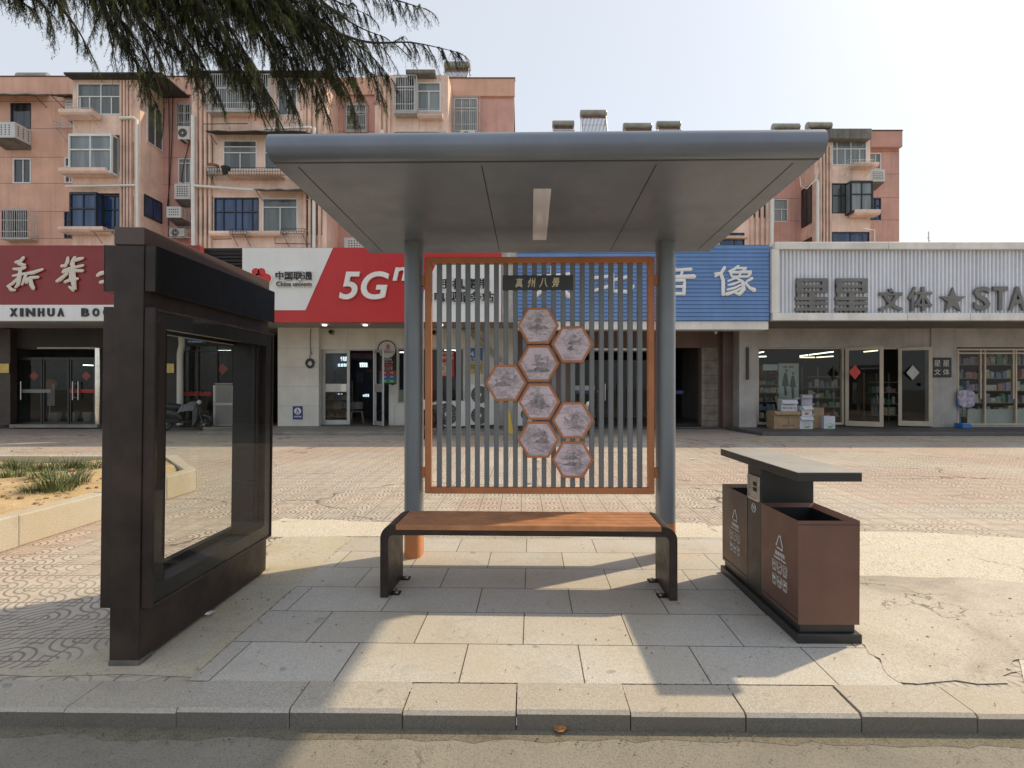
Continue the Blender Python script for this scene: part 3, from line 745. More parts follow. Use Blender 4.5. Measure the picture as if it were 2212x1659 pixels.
case = add('case_frame', cs, BROWN, KI, bevel=.0015)
ln = MB(); bo = .085
ya, yb, za, zb = y0+.0145, y1-.0145, z0+.0145, z1-.0145
for a, b in ((-.122, -.0765), (.0765, .122)):
    ln.box(a, b, ya, ya+bo, za, zb).box(a, b, yb-bo, yb, za, zb).box(a, b, ya+bo, yb-bo, za, za+bo).box(a, b, ya+bo, yb-bo, zb-bo, zb)
for f_ in (('y', ya+.158, ya+.16), ('y', yb-.16, yb-.158)):
    ln.box(-.0765, .0765, f_[1], f_[2], za, zb)
ln.box(-.0764, .0764, ya+.16, yb-.16, za+bo*.4, za+bo*.6).box(-.0764, .0764, ya+.16, yb-.16, zb-bo*.6, zb-bo*.4)
add('case_lining', ln, mat('case_black', (.010, .010, .011), .45, 0, .1, 4), case)
gl = glass('poster_case_glass', (.90, .91, .89), .7)
for sx in (-1, 1): add('glass_pane', MB().quad((sx*.1235, ya, za), (sx*.1235, yb, za), (sx*.1235, yb, zb), (sx*.1235, ya, zb)), gl, case)
# ------------------------------------------------------------------ apartment blocks
PEACH = mat('peach_render', (.86, .635, .52), .8, 0, .16, .8, .1, 30, streak=.38)
SALM = mat('salmon_render', (.72, .43, .32), .82, 0, .10, .8, .1, 30, streak=.36)
ROSE = mat('rose_render', (.64, .365, .305), .82, 0, .10, .8, .1, 30, streak=.42)
RIBM = mat('pilaster_render', (.76, .55, .44), .8, 0, .15, 1.5, .1, 30, streak=.5)
WFR = mat('white_window_frame', (.74, .76, .74), .45, 0, .06, 3)
DFR = mat('dark_window_frame', (.035, .035, .04), .4, .2, .1, 3)
PNG = pane_mat('grey_green_glass', (.085, .10, .10), .6)
PNL = pane_mat('pale_glass', (.15, .175, .18), .5)
PNB = pane_mat('blue_glass', (.012, .035, .095), .8)
PND = pane_mat('dark_glass', (.02, .022, .025), 1.2)
CONCD = mat('stained_concrete', (.20, .19, .17), .9, 0, .25, 1.5, .2, 20, streak=.6)
ROOFD = mat('dark_roof_slab', (.06, .055, .05), .9, 0, .25, 1.5)
PIPEW = mat('white_plastic_pipe', (.78, .77, .72), .45, 0, .05, 2)
IRON = mat('rusty_iron', (.05, .04, .033), .7, .3, .3, 5)
GALV = mat('galvanised_bar', (.52, .52, .50), .5, .4, .15, 5)
ACW = mat('ac_white', (.66, .66, .63), .5, 0, .06, 2)
ACB = mat('ac_cover_grey', (.60, .61, .60), .55, 0, .06, 2)
CABLE = mat('black_cable', (.015, .015, .015), .6)
TANK = mat('solar_tank', (.30, .29, .24), .4, .4, .2, 3)
TUBEM = mat('solar_tube', (.03, .025, .04), .15, 0, .2, 3)

def window(root, r, Y, splits_x, splits_z, fm, gm, fw=.055, depth=.10, name='window'):
    """r = measured rectangle (px0,py0,px1,py1); splits are fractions; frame stands proud of the glass"""
    x0, x1, z0, z1 = XX(r[0], Y), XX(r[2], Y), ZZ(r[3], Y), ZZ(r[1], Y)
    mb = MB(); a, b = Y-.02, Y+depth
    mb.box(x0, x0+fw, a, b, z0, z1).box(x1-fw, x1, a, b, z0, z1).box(x0+fw, x1-fw, a, b, z0, z0+fw).box(x0+fw, x1-fw, a, b, z1-fw, z1)
    for s in splits_z:
        z = z1-(z1-z0)*s; mb.box(x0+fw, x1-fw, a+.012, b-.01, z-fw*.45, z+fw*.45)
    zt = z1-fw; zb = z0+fw
    for s in splits_x:
        x = x0+(x1-x0)*(s if not isinstance(s, tuple) else s[0]); lo, hi = zb, zt
        if isinstance(s, tuple): lo, hi = z1-(z1-z0)*s[2], z1-(z1-z0)*s[1]
        mb.box(x-fw*.4, x+fw*.4, a+.018, b-.015, lo, hi)
    o = add(name, mb, fm, root)
    add('pane', MB().quad((x0+fw*.5, Y+.05, z0+fw*.5), (x1-fw*.5, Y+.05, z0+fw*.5), (x1-fw*.5, Y+.05, z1-fw*.5), (x0+fw*.5, Y+.05, z1-fw*.5)), gm, o)
    return o
def hole(r, Y): return (XX(r[0], Y)+.01, XX(r[2], Y)-.01, ZZ(r[3], Y)+.01, ZZ(r[1], Y)-.01)
def boxwin(root, r, Y, d, sx, sz, fm, gm):
    """glazed box standing out of the wall by d, with its own side lights and lid"""
    o = window(root, r, Y-d, sx, sz, fm, gm, .07)
    x0, x1, z0, z1 = XX(r[0], Y-d), XX(r[2], Y-d), ZZ(r[3], Y-d), ZZ(r[1], Y-d)
    s = MB().box(x0, x1, Y-d, Y+.05, z1-.02, z1+.06).box(x0, x1, Y-d, Y+.05, z0-.06, z0+.01)
    for x in (x0, x1-.06): s.box(x, x+.06, Y-.07, Y, z0, z1)
    add('box_lid', s, fm, o)
    g = MB()
    for x in (x0+.03, x1-.03): g.quad((x, Y-d+.07, z0), (x, Y-.05, z0), (x, Y-.05, z1), (x, Y-d+.07, z1))
    add('side_pane', g, gm, o)
    return o
def ledge(root, r, Y, d, m=None, name='sill'):
    mb = MB(); x0, x1, z0, z1 = XX(r[0], Y), XX(r[2], Y), ZZ(r[3], Y), ZZ(r[1], Y)
    mb.prism([(Y+.02, z0), (Y-d*.85, z0+.02), (Y-d, z0+.12), (Y-d, z1), (Y+.02, z1)], x0, x1, 'x')
    return add(name, mb, m or PEACH, root)
def awning(root, r, Y, d, m=None, drop=.35):
    mb = MB(); x0, x1, z0, z1 = XX(r[0], Y-d), XX(r[2], Y-d), ZZ(r[3], Y-d), ZZ(r[1], Y-d)
    n = 8
    for k in range(n):
        a, b = x0+(x1-x0)*k/n, x0+(x1-x0)*(k+1)/n
        w0, w1 = .03*math.sin(k*2.1), .03*math.sin((k+1)*2.1)
        mb.add([(a, Y-d, z1-.03+w0), (b, Y-d, z1-.03+w1), (b, Y, z1+drop), (a, Y, z1+drop), (a, Y-d, z1-.07+w0), (b, Y-d, z1-.07+w1), (b, Y, z1+drop-.05), (a, Y, z1+drop-.05)],
               [(0, 1, 2, 3), (7, 6, 5, 4), (0, 4, 5, 1), (3, 2, 6, 7), (0, 3, 7, 4), (1, 5, 6, 2)])
    o = add('awning', mb, m or CONCD, root)
    br = MB()
    for x in (x0+.1, x1-.1): br.tube([(x, Y, z1-.35), (x, Y-d+.05, z1-.08)], .018, 5)
    add('bracket', br, IRON, o)
    return o
def cage(root, r, Y, d, step=.11, m=None):
    x0, x1, z0, z1 = XX(r[0], Y-d), XX(r[2], Y-d), ZZ(r[3], Y-d), ZZ(r[1], Y-d)
    mb = MB(); n = max(3, int((x1-x0)/step))
    for k in range(n+1):
        x = x0+(x1-x0)*k/n; mb.box(x-.011, x+.011, Y-d, Y-d+.02, z0, z1)
    for f in (0, .22, .6, 1): mb.box(x0, x1, Y-d-.006, Y-d+.014, z0+(z1-z0)*f-.014, z0+(z1-z0)*f+.014)
    for x in (x0, x1):
        for k in range(1, 4):
            y = Y-d*k/4; mb.box(x-.009, x+.009, y-.009, y+.009, z0, z1)
    mb.box(x0, x1, Y-d, Y, z0-.05, z0-.02); 
    return add('window_cage', mb, m or GALV, root)
def rack(root, r, Y, d, m=None):
    x0, x1, z0, z1 = XX(r[0], Y-d), XX(r[2], Y-d), ZZ(r[3], Y-d), ZZ(r[1], Y-d)
    mb = MB()
    for z in (z1, (z0+z1)/2): mb.tube([(x0, Y, z), (x0, Y-d, z), (x1, Y-d, z), (x1, Y, z)], .012, 5)
    n = max(3, int((x1-x0)/.13))
    for k in range(n+1): x = x0+(x1-x0)*k/n; mb.box(x-.007, x+.007, Y-d, Y-d+.014, z0, z1); mb.box(x-.006, x+.006, Y-d, Y, z0, z0+.012)
    mb.box(x0, x1, Y-d, Y-d+.015, z0-.012, z0+.012)
    for x in (x0+.1, x1-.1): mb.tube([(x, Y, z0-.45), (x, Y-d+.04, z0)], .014, 5)
    return add('window_rack', mb, m or IRON, root)
def drainpipe(root, pts, r=.075):
    return add('drainpipe', MB().tube(pts, r, 10), PIPEW, root, smooth=True)
def pipe_px(root, pts, Y, r=.075): return drainpipe(root, [PP(a, b, Y) for a, b in pts], r)
def ribs(root, px0, px1, py0, py1, Y, n=4, slots=((306, 388), (424, 508))):
    for a, b in slots:
        if a > py0: add('slit_window', MB().pbox(px0+1, a, px1-2, b, Y-.012, .02), PND, root)
    mb = MB(); w_ = (px1-px0)/n
    for k in range(n):
        a = px0+w_*(k+.12); b = px0+w_*(k+.68); x0, x1 = XX(a, Y), XX(b, Y)
        mb.box(x0, x1, Y-.16, Y+.01, ZZ(py1, Y), ZZ(py0, Y))
    return add('fluted_pilaster', mb, RIBM, root, bevel=.02)
def bay(root, px0, px1, pyt, Y, back, holes, m=PEACH, pybot=545):
    """projecting bay: pierced front, closed sides and lid"""
    x0, x1 = XX(px0, Y), XX(px1, Y); z1 = ZZ(pyt, Y); z0 = 0
    mb = MB().wall(x0, x1, z0, z1, Y, [hole(h, Y) for h in holes], .16)
    mb.quad((x0, back, z0), (x0, Y, z0), (x0, Y, z1), (x0, back, z1)).quad((x1, Y, z0), (x1, back, z0), (x1, back, z1), (x1, Y, z1))
    mb.quad((x0, Y, z1), (x1, Y, z1), (x1, back, z1), (x0, back, z1))
    return add('bay', mb, m, root)
def slab(root, px0, px1, py0, py1, Y, d, m=None):
    return add('bay_roof', MB().box(XX(px0, Y-.5), XX(px1, Y-.5), Y-.5, Y+d, ZZ(py1, Y-.5), ZZ(py0, Y-.5)), m or ROOFD, root, bevel=.03)
def grooves(root, px0, px1, ys, Y, m):
    mb = MB()
    for py in ys: mb.pbox(px0, py-.35, px1, py+.35, Y-.004, .01)
    return add('render_joint', mb, m, root)
JOINT = mat('joint_brown', (.16, .075, .05), .9)  # dark brown for the joint lines of the facades

# ---- long block on the left
YB, YW = 27.0, 28.7
A1 = thing('apartment_block', 'long six storey salmon and peach apartment block behind the shops at left', 'apartment building', (XX(500, YW), YW, 0))
wl = MB()
holesL = [(23, 223, 67, 278), (28, 342.5, 67, 396), (4, 455, 60, 512), (140, 340, 157, 395), (139, 457, 156, 515)]
wl.wall(XX(-260, YW), XX(300, YW), 0, ZZ(165.5, YW), YW, [hole(h, YW) for h in holesL], .2)
wl.box(XX(-260, YW), XX(1110, YW), YW+.8, YW+11, 0, ZZ(170, YW))
add('wall', wl, SALM, A1)
w2 = MB(); holesM = [(383, 224, 412, 275), (385, 342, 413, 396)]
w2.wall(XX(300, YW), XX(700, YW), 0, ZZ(165.5, YW), YW, [hole(h, YW) for h in holesM], .2)
holesR = [(747, 225, 791, 282), (980, 212, 1032, 283)]
w2.wall(XX(700, YW), XX(1110, YW), 0, ZZ(168.5, YW), YW, [hole(h, YW) for h in holesR], .2)
w2.quad((XX(1110, YW), YW, 0), (XX(1110, YW), YW+11, 0), (XX(1110, YW), YW+11, ZZ(168.5, YW)), (XX(1110, YW), YW, ZZ(168.5, YW)))
add('recess_wall', w2, ROSE, A1)
pr_ = MB().pbox(-260, 165.3, 160, 203, YW-.12, .1).pbox(350, 165.3, 414, 204, YW-.12, .1).pbox(970, 169, 1112, 207, YW-.12, .12).pbox(726, 168, 810, 204, YW-.12, .1)
pr_.box(XX(-260, YW), XX(1111, YW), YW, YW+.3, ZZ(168.3, YW), ZZ(167, YW))
add('parapet', pr_, SALM, A1)
add('coping', MB().pbox(-260, 163.2, 160, 165.1, YW-.15, .35).pbox(350, 163.2, 414, 165.1, YW-.15, .35).pbox(966, 166.8, 1113, 168.8, YW-.15, .35), ROOFD, A1)
grooves(A1, -260, 158, (278, 339.6, 396, 457, 515, 219), YW, JOINT); grooves(A1, 352, 412, (222, 341, 398, 206), YW, JOINT); grooves(A1, 729, 807, (284, 340), YW, JOINT); grooves(A1, 968, 1108, (212, 286), YW, JOINT)
window(A1, (28, 342.5, 67, 396), YW, [.55], [], WFR, PND); window(A1, (140, 340, 157, 395), YW, [.6], [.35], WFR, PNB)
window(A1, (139, 457, 156, 515), YW, [.5], [.35], DFR, PNB); window(A1, (23, 223, 67, 278), YW, [], [], DFR, PND); window(A1, (4, 455, 60, 512), YW, [.5], [], DFR, PND)
window(A1, (383, 224, 412, 275), YW, [.5], [.4], WFR, PNG); window(A1, (385, 342, 413, 396), YW, [.55], [.2], WFR, PNL)
window(A1, (747, 225, 791, 282), YW, [.5], [.3], WFR, PNG); window(A1, (980, 212, 1032, 283), YW, [.33, .66], [.3], WFR, PNL)
awning(A1, (-60, 201, 76, 219), YW, .8); awning(A1, (106, 203, 158, 219), YW, .9, ROOFD)
cage(A1, (-2, 450, 64, 514), YW, .55); cage(A1, (382, 222, 414, 276), YW, .15); cage(A1, (745, 224, 793, 283), YW, .12); cage(A1, (974, 209, 1036, 285), YW, .4)
rack(A1, (115, 260, 157, 274), YW, .7, GALV); rack(A1, (361, 490, 414, 513), YW-.2, .5, GALV)
# first bay
h1 = [(167, 180, 261, 248), (150, 291, 259, 370), (149, 417, 259, 495)]
bay(A1, 157, 303, 172, YB, YW+.2, h1)
window(A1, (167, 180, 261, 248), YB, [(.06, .45, 1), (.28, .45, 1), .54, (.78, .45, 1)], [.42], WFR, PNG)
boxwin(A1, (148, 291, 241, 371), YB, .5, [.5], [.40], WFR, PNL)
boxwin(A1, (150, 417, 208, 496), YB, .45, [.5], [.42], DFR, PNB); window(A1, (208, 422, 259, 495), YB, [.3, .75], [.42], DFR, PNB)
slab(A1, 136, 350, 155, 160, YB, 1.9)
ledge(A1, (146, 247, 217, 259), YB-.15, .55); ledge(A1, (146, 371, 246, 383), YB-.1, .55); ledge(A1, (145, 496, 240, 507), YB-.1, .55)
rack(A1, (142, 232, 199, 246), YB-.1, .55, GALV); rack(A1, (196, 490, 245, 499), YB, .6)
ribs(A1, 262, 290, 176, 545, YB, 4)
# side wall of the first bay: a window high up and a dark blue one below
def sidewin(root, X, y0, y1, z0, z1, fm, gm, s=1, n=2):
    mb = MB(); e = .05*s
    for a, b, c, d in ((y0, y0+.06, z0, z1), (y1-.06, y1, z0, z1), (y0+.06, y1-.06, z0, z0+.06), (y0+.06, y1-.06, z1-.06, z1), ((y0+y1)/2-.025, (y0+y1)/2+.025, z0+.06, z1-.06)):
        mb.box(min(X, X+e), max(X, X+e), a, b, c, d)
    o = add('window', mb, fm, root)
    add('pane', MB().quad((X+e*.4, y0, z0), (X+e*.4, y1, z0), (X+e*.4, y1, z1), (X+e*.4, y0, z1)), gm, o)
XS = XX(303, YB)
sidewin(A1, XS, 27.45, 28.65, 14.3, 16.4, WFR, PNG); sidewin(A1, XS, 27.25, 28.6, 10.35, 11.5, DFR, PNB)
pipe_px(A1, [(258, 255), (288, 254), (296, 259), (296, 400), (298, 545)], YB-.22); pipe_px(A1, [(142, 403), (296, 400)], YB-.2, .055)
# cables down the recess
for pts in ([(354, 168), (354, 250), (350, 300), (341, 325)], [(364, 168), (366, 300), (363, 545)], [(374, 168), (372, 300), (366, 400), (360, 460)], [(411, 300), (398, 350), (392, 390), (400, 404), (412, 408)]):
    add('cable', MB().tube([PP(a, b, YW-.1) for a, b in pts], .022, 5), CABLE, A1, smooth=True)
# second bay
h2 = [(450, 164, 582, 236), (600, 168, 642, 250), (482, 303, 555, 367), (571, 303, 640, 367), (463, 427, 559, 504), (567, 428, 643, 501), (655, 429, 672, 500)]
bay(A1, 414, 706, 158, YB, YW+.2, h2)
slab(A1, 400, 716, 151, 156, YB, 1.9)
window(A1, (450, 164, 582, 236), YB, [.3, .6, .85], [.35], WFR, PNG); cage(A1, (446, 160, 583, 239), YB, .55)
window(A1, (600, 168, 642, 250), YB, [.5], [.3], WFR, PNG)
for q in ((482, 303, 555, 367), (571, 303, 640, 367)): window(A1, q, YB, [(.5, .42, 1)], [.22, .42], WFR, PNG)
window(A1, (463, 427, 559, 504), YB, [.2, .47, .62, .85], [.4], DFR, PNB); window(A1, (567, 428, 643, 501), YB, [(.5, .27, 1)], [.27], WFR, PNG); window(A1, (655, 429, 672, 500), YB, [.5], [.3], WFR, PND)
ledge(A1, (490, 244, 590, 255), YB, .4); ledge(A1, (498, 379, 617, 388), YB, .5); ledge(A1, (459, 503, 612, 513), YB, .35)
awning(A1, (444, 281, 660, 290), YB, .8, ROOFD, .2); awning(A1, (547, 407, 660, 415), YB, .8, CONCD, .2)
rack(A1, (446, 362, 640, 378), YB, .75); rack(A1, (496, 495, 532, 506), YB, .6); rack(A1, (606, 494, 657, 505), YB, .7)
ribs(A1, 423, 462, 172, 545, YB, 4); ribs(A1, 656, 698, 172, 545, YB, 4)
pipe_px(A1, [(417, 250), (417, 400), (418, 545)], YB-.25, .1); pipe_px(A1, [(419, 401), (556, 411)], YB-.3, .065); pipe_px(A1, [(679, 276), (678, 420), (678, 545)], YB-.25, .085); pipe_px(A1, [(570, 279), (672, 275)], YB-.6, .065)
for pts in ([(437, 268), (535, 267)], [(460, 517), (500, 516)], [(594, 513), (594, 526), (671, 527)]):
    add('clothes_rail', MB().tube([PP(a, b, YB-.5) for a, b in pts], .02, 5), IRON, A1)
# third bay
h3 = [(853, 165, 897, 240), (901, 178, 952, 241)]
bay(A1, 810, 968, 162, YB, YW+.2, h3)
window(A1, (853, 165, 897, 240), YB, [.5], [.3], WFR, PND); cage(A1, (850, 162, 899, 242), YB, .5)
window(A1, (901, 178, 952, 241), YB, [(.5, .3, 1)], [.3], WFR, PNL); rack(A1, (900, 235, 955, 250), YB, .4, GALV); ledge(A1, (905, 251, 958, 262), YB, .35)
slab(A1, 876, 940, 149, 158, YB, 1.2, CONCD); awning(A1, (850, 285, 958, 290), YB, .7, CONCD)
ribs(A1, 818, 848, 172, 545, YB, 3); pipe_px(A1, [(826, 282), (826, 545)], YB-.2, .1)

# ---- lower looking block further off on the right
YB2, YW2 = 33.0, 34.6
A2 = thing('apartment_block', 'pinkish apartment block farther off at right, ending against open sky', 'apartment building', (XX(1700, YW2), YW2, 0))
w3 = MB(); hR = [(1671, 430, 1702, 479), (1874, 331, 1903, 366), (1880, 428, 1903, 475)]
xa, xb = XX(1060, YW2), XX(1942.5, YW2)
w3.wall(xa, xb, 0, ZZ(289, YW2), YW2, [hole(h, YW2) for h in hR], .2)
w3.box(xa, xb-.02, YW2+.7, YW2+11, 0, ZZ(296, YW2)).quad((xb, YW2, 0), (xb, YW2+11, 0), (xb, YW2+11, ZZ(289, YW2)), (xb, YW2, ZZ(289, YW2)))
add('wall', w3, ROSE, A2)
add('parapet', MB().pbox(1882, 282, 1949.5, 317, YW2-.35, .35).pbox(1060, 288.5, 1882, 316, YW2-.2, .2), mat('parapet_rose', (.60, .33, .265), .85, 0, .1, 1, streak=.2), A2)
add('coping', MB().pbox(1060, 286.5, 1882, 288.3, YW2-.3, .7).pbox(1881, 280, 1951, 281.8, YW2-.4, 1), ROOFD, A2)
window(A2, (1671, 430, 1702, 479), YW2, [(.55, .45, 1)], [.45], WFR, PNL); window(A2, (1874, 331, 1903, 366), YW2, [.6], [], WFR, PNL); window(A2, (1880, 428, 1903, 475), YW2, [.5], [.35], DFR, PNB)
h4 = [(1797, 300, 1872, 357), (1797, 396, 1838, 461), (1797, 501, 1878, 545)]
bay(A2, 1760, 1880, 298, YB2, YW2+.2, h4); bay(A2, 1545, 1672, 298, YB2, YW2+.2, [(1555, 503, 1608, 540)])
slab(A2, 1794, 1884, 277, 299, YB2, 1.9, CONCD)
window(A2, (1797, 300, 1872, 357), YB2, [.15, .55, (.38, .38, 1), (.8, .38, 1)], [.38], WFR, PNL); window(A2, (1797, 396, 1838, 461), YB2, [.5], [.4], DFR, PNG)
boxwin(A2, (1838, 392, 1886, 457), YB2, .6, [.5], [.42], DFR, PNL); window(A2, (1797, 501, 1878, 545), YB2, [.5], [], DFR, PNB); window(A2, (1555, 503, 1608, 540), YB2, [.6], [], DFR, PNB)
ledge(A2, (1834, 459, 1889, 470), YB2-.1, .6); rack(A2, (1832, 345, 1888, 357), YB2, .6, GALV); ledge(A2, (1836, 357, 1888, 366), YB2, .5)
ribs(A2, 1768, 1796, 316, 545, YB2, 4, ((318, 356), (396, 462), (500, 545))); ribs(A2, 1618, 1662, 420, 545, YB2, 4, ((436, 470),)); ledge(A2, (1548, 512, 1612, 517), YB2, .3)
XS2 = XX(1760, YB2)
for za, zb in ((11.9, 14.4), (8.5, 11.0)): sidewin(A2, XS2, 33.3, 34.5, za, zb, DFR, PND, -1)
pipe_px(A2, [(1762, 388), (1766, 394), (1766, 545)], YB2-.25, .11); pipe_px(A2, [(1667, 420), (1667, 545)], YB2-.25, .11); pipe_px(A2, [(1858, 494), (1889, 497), (1889, 545)], YB2-.5, .04)
add('cable', MB().tube([PP(a, b, YB2-.4) for a, b in ((1728, 382), (1730, 402), (1742, 408), (1762, 388), (1768, 365))], .03, 5), PIPEW, A2)
grooves(A2, 1882, 1942, (327, 376, 427, 475), YW2, JOINT); grooves(A2, 1672, 1726, (429, 477), YW2, JOINT)

# ---- air conditioners and their covers, solar heaters
def ac_cover(px0, py0, px1, py1, Y, d, label, cols=5, rows=4):
    t = thing('air_conditioner_cover', label, 'air conditioner cover', (XX((px0+px1)/2, Y), Y, ZZ(py1, Y)), group='perforated covers on the apartment blocks')
    x0, x1, z0, z1 = XX(px0, Y), XX(px1, Y), ZZ(py1, Y), ZZ(py0, Y)
    add('housing', MB().box(x0, x1, Y, Y+d, z0, z1), ACB, t, bevel=.012)
    mb = MB(); r_ = min((x1-x0)/cols, (z1-z0)/rows)*.22
    for i in range(cols):
        for j in range(rows):
            cx, cz = x0+(x1-x0)*(.14+.72*(i+.5)/cols), z0+(z1-z0)*(.14+.72*(j+.5)/rows)
            mb.cyl((cx, Y-.004, cz), (cx, Y+.01, cz), r_, 8)
    for s, X in ((1, x1), (-1, x0)):
        for i in range(3):
            for j in range(rows):
                cy, cz = Y+d*(.2+.3*i), z0+(z1-z0)*(.14+.72*(j+.5)/rows)
                mb.cyl((X-s*.01, cy, cz), (X+s*.004, cy, cz), r_, 8)
    add('air_holes', mb, BLACKM, t)
    add('shelf', MB().prism([(Y+.02, z0-.03), (Y+d, z0-.03), (Y+d, z0-.25)], x0+.02, x1-.02, 'x'), CONCD, t)
    return t
ac_cover(-26, 263, 32, 297, YW-.95, .95, 'perforated grey box under the dark window at the left edge', 5, 5)
ac_cover(140, 213, 158, 252, YW-.5, .5, 'narrow perforated box beside the top floor window of the left bay', 3, 5)
ac_cover(376, 396, 411, 430, YW-.6, .6, 'perforated box in the rose recess, upper of two', 5, 5)
ac_cover(359, 446, 391, 470, YW-1.0, 1.0, 'perforated box in the rose recess, lower of two', 5, 3)
ac_cover(743, 513, 800, 548, YW-.6, .6, 'perforated box just above the red phone shop sign', 7, 5)
ac_cover(1880, 366, 1912, 392, YW2-.9, .9, 'perforated box on the right block beside open sky', 7, 5)
def fan_face(mb_h, mb_g, mb_f, cx, cz, r_, Y):
    for k in range(4): mb_g.tube([(cx+r_*(k+1)/4*math.cos(R(20*q)), Y-.008, cz+r_*(k+1)/4*math.sin(R(20*q))) for q in range(19)], .004*r_/.22, 4)
    for k in range(14): a = R(360*k/14); mb_g.tube([(cx+r_*.2*math.cos(a), Y-.006, cz+r_*.2*math.sin(a)), (cx+r_*.6*math.cos(a+.25), Y-.006, cz+r_*.6*math.sin(a+.25)), (cx+r_*math.cos(a+.3), Y-.006, cz+r_*math.sin(a+.3))], .004*r_/.22, 4)
    mb_f.cyl((cx, Y-.003, cz), (cx, Y+.004, cz), r_, 22); mb_h.cyl((cx, Y-.012, cz), (cx, Y+.002, cz), r_*.2, 12)
def ac_unit(px0, py0, px1, py1, Y, d, label, fans=1, offx=.4, dark=None, group='air conditioner outdoor units', feet=True, grille=None):
    x0, x1, z0, z1 = XX(px0, Y), XX(px1, Y), ZZ(py1, Y), ZZ(py0, Y)
    t = thing('air_conditioner', label, 'air conditioner', ((x0+x1)/2, Y+d/2, z0), group=group)
    add('housing', MB().box(x0, x1, Y, Y+d, z0+.03, z1), ACW, t, bevel=.015, seg=2)
    hub, gr, fa = MB(), MB(), MB(); hgt = (z1-z0)/fans
    r_ = min(hgt*.42, (x1-x0)*.36 if fans == 1 else (x1-x0)*.42)
    for k in range(fans if grille is None else 0): fan_face(hub, gr, fa, x0+(x1-x0)*offx, z0+hgt*(k+.5), r_, Y)
    if grille is None: f = add('fan', fa, mat('fan_shadow', (.06, .06, .06), .6), t); add('fan_guard', gr, mat('fan_guard_grey', (.30, .30, .29), .5), f); add('hub', hub, ACW, f)

    if feet: add('feet', MB().box(x0+.08, x0+.2, Y+.02, Y+d-.02, z0, z0+.03).box(x1-.2, x1-.08, Y+.02, Y+d-.02, z0, z0+.03), BLACKM, t)
    return t
ac_unit(384, 272, 410, 302, YW-.5, .45, 'small air conditioner below the barred window of the rose recess')
ac_unit(365, 493, 398, 512, YW-.62, .35, 'air conditioner standing in a rack low in the rose recess')
ac_unit(994, 281, 1026, 310, YW-.5, .45, 'air conditioner under the barred window at the end of the left block')
def heater(px0, py0, px1, py1, Y, label, tall=False):
    x0, x1, z0, z1 = XX(px0, Y), XX(px1, Y), ZZ(py1, Y), ZZ(py0, Y); tr = .27
    t = thing('solar_heater', label, 'solar water heater', ((x0+x1)/2, Y, z0), group='solar water heaters on the roofs')
    add('tank', MB().tube([(x0, Y, z1-tr), (x0+.05, Y, z1-tr), (x1-.05, Y, z1-tr), (x1, Y, z1-tr)], [tr*.85, tr, tr, tr*.85], 18), TANK, t, smooth=True)
    mb = MB(); n = 18
    for k in range(n):
        x = x0+.12+(x1-x0-.24)*k/(n-1); mb.tube([(x, Y-.1, z1-tr*1.5), (x, Y-1.0, z0-.5)], .025, 6)
    add('glass_tubes', mb, TUBEM, t)
    fr_ = MB()
    for x in (x0+.06, x1-.06): fr_.tube([(x, Y-.15, z1-tr*1.6), (x, Y-1.05, z0-.55)], .02, 4).tube([(x, Y+.15, z1-tr*1.4), (x, Y+.25, z0-.7)], .02, 4)
    fr_.tube([(x0+.06, Y-1.05, z0-.5), (x1-.06, Y-1.05, z0-.5)], .02, 4).tube([(x0, Y-.58, (z0+z1)/2-.45), (x1, Y-.58, (z0+z1)/2-.45)], .015, 4)
    add('stand', fr_, GALV, t)
heater(960, 134, 1016, 170, YW+1.2, 'solar heater on the left block roof, beside the cedar tips')
heater(40, 158, 107, 175, YW+1.5, 'solar heater half hidden by the parapet at far left')
heater(1193, 261, 1240, 292, YW2+1.2, 'small rust marked solar heater, leftmost above the bus shelter roof')
heater(1253, 238, 1310, 292, YW2+1.2, 'tall solar heater raised higher than all others')
heater(1346, 266, 1407, 292, YW2+1.2, 'solar heater third from left above the shelter roof')
heater(1418, 262, 1469, 292, YW2+1.2, 'solar heater fourth from left above the shelter roof')
heater(1668, 267, 1726, 292, YW2+1.2, 'solar heater with blue end cap near the shelter roof corner')
heater(1742, 264, 1795, 292, YW2+1.2, 'solar heater next to the grey bay roof at far right')
# pots on the second bay rack
def pot(px, py, Y, r_, h_, m, lab, name='flower_pot', cat='flower pot'):
    x, z = XX(px, Y), ZZ(py, Y)
    add(name, MB().tube([(x, Y, z), (x, Y, z+h_*.1), (x, Y, z+h_*.9), (x, Y, z+h_)], [r_*.65, r_*.7, r_, r_*1.06], 12), m, label=lab, cat=cat)
pot(460, 377, YB-.45, .30, .30, mat('pale_basin', (.62, .62, .60), .5), 'pale basin on the window rack of the second bay', 'basin', 'basin')
pot(461, 366.3, YB-.45, .27, .22, mat('terracotta', (.34, .15, .07), .8), 'terracotta pot standing in the pale basin')
pot(488, 377, YB-.45, .22, .38, mat('black_pail', (.02, .02, .02), .6), 'black pail on the long window rack beside the pale basin', 'pail', 'pail')
# distant bare conifer over the stationery shop roof
tc = thing('bare_conifer', 'thin bare conifer far off above the corrugated sign', 'tree', (XX(2006, 60), 60, 0))
ztop = ZZ(499, 60); tb = MB().tube([(XX(2006, 60), 60, 0), (XX(2006, 60), 60, ztop)], [.25, .02], 6)
r = random.Random(8)
for k in range(46):
    z = ztop-.15-k*.12; L = .10+k*.016; a = r.uniform(0, 6.28)
    for q in range(2):
        b = a+q*3.1+r.uniform(-.6, .6); tb.tube([(XX(2006, 60), 60, z), (XX(2006, 60)+L*math.cos(b), 60+L*math.sin(b), z+r.uniform(-.05, .2))], [.025, .01], 4)
add('trunk', tb, mat('far_bark', (.20, .19, .17), .9), tc)
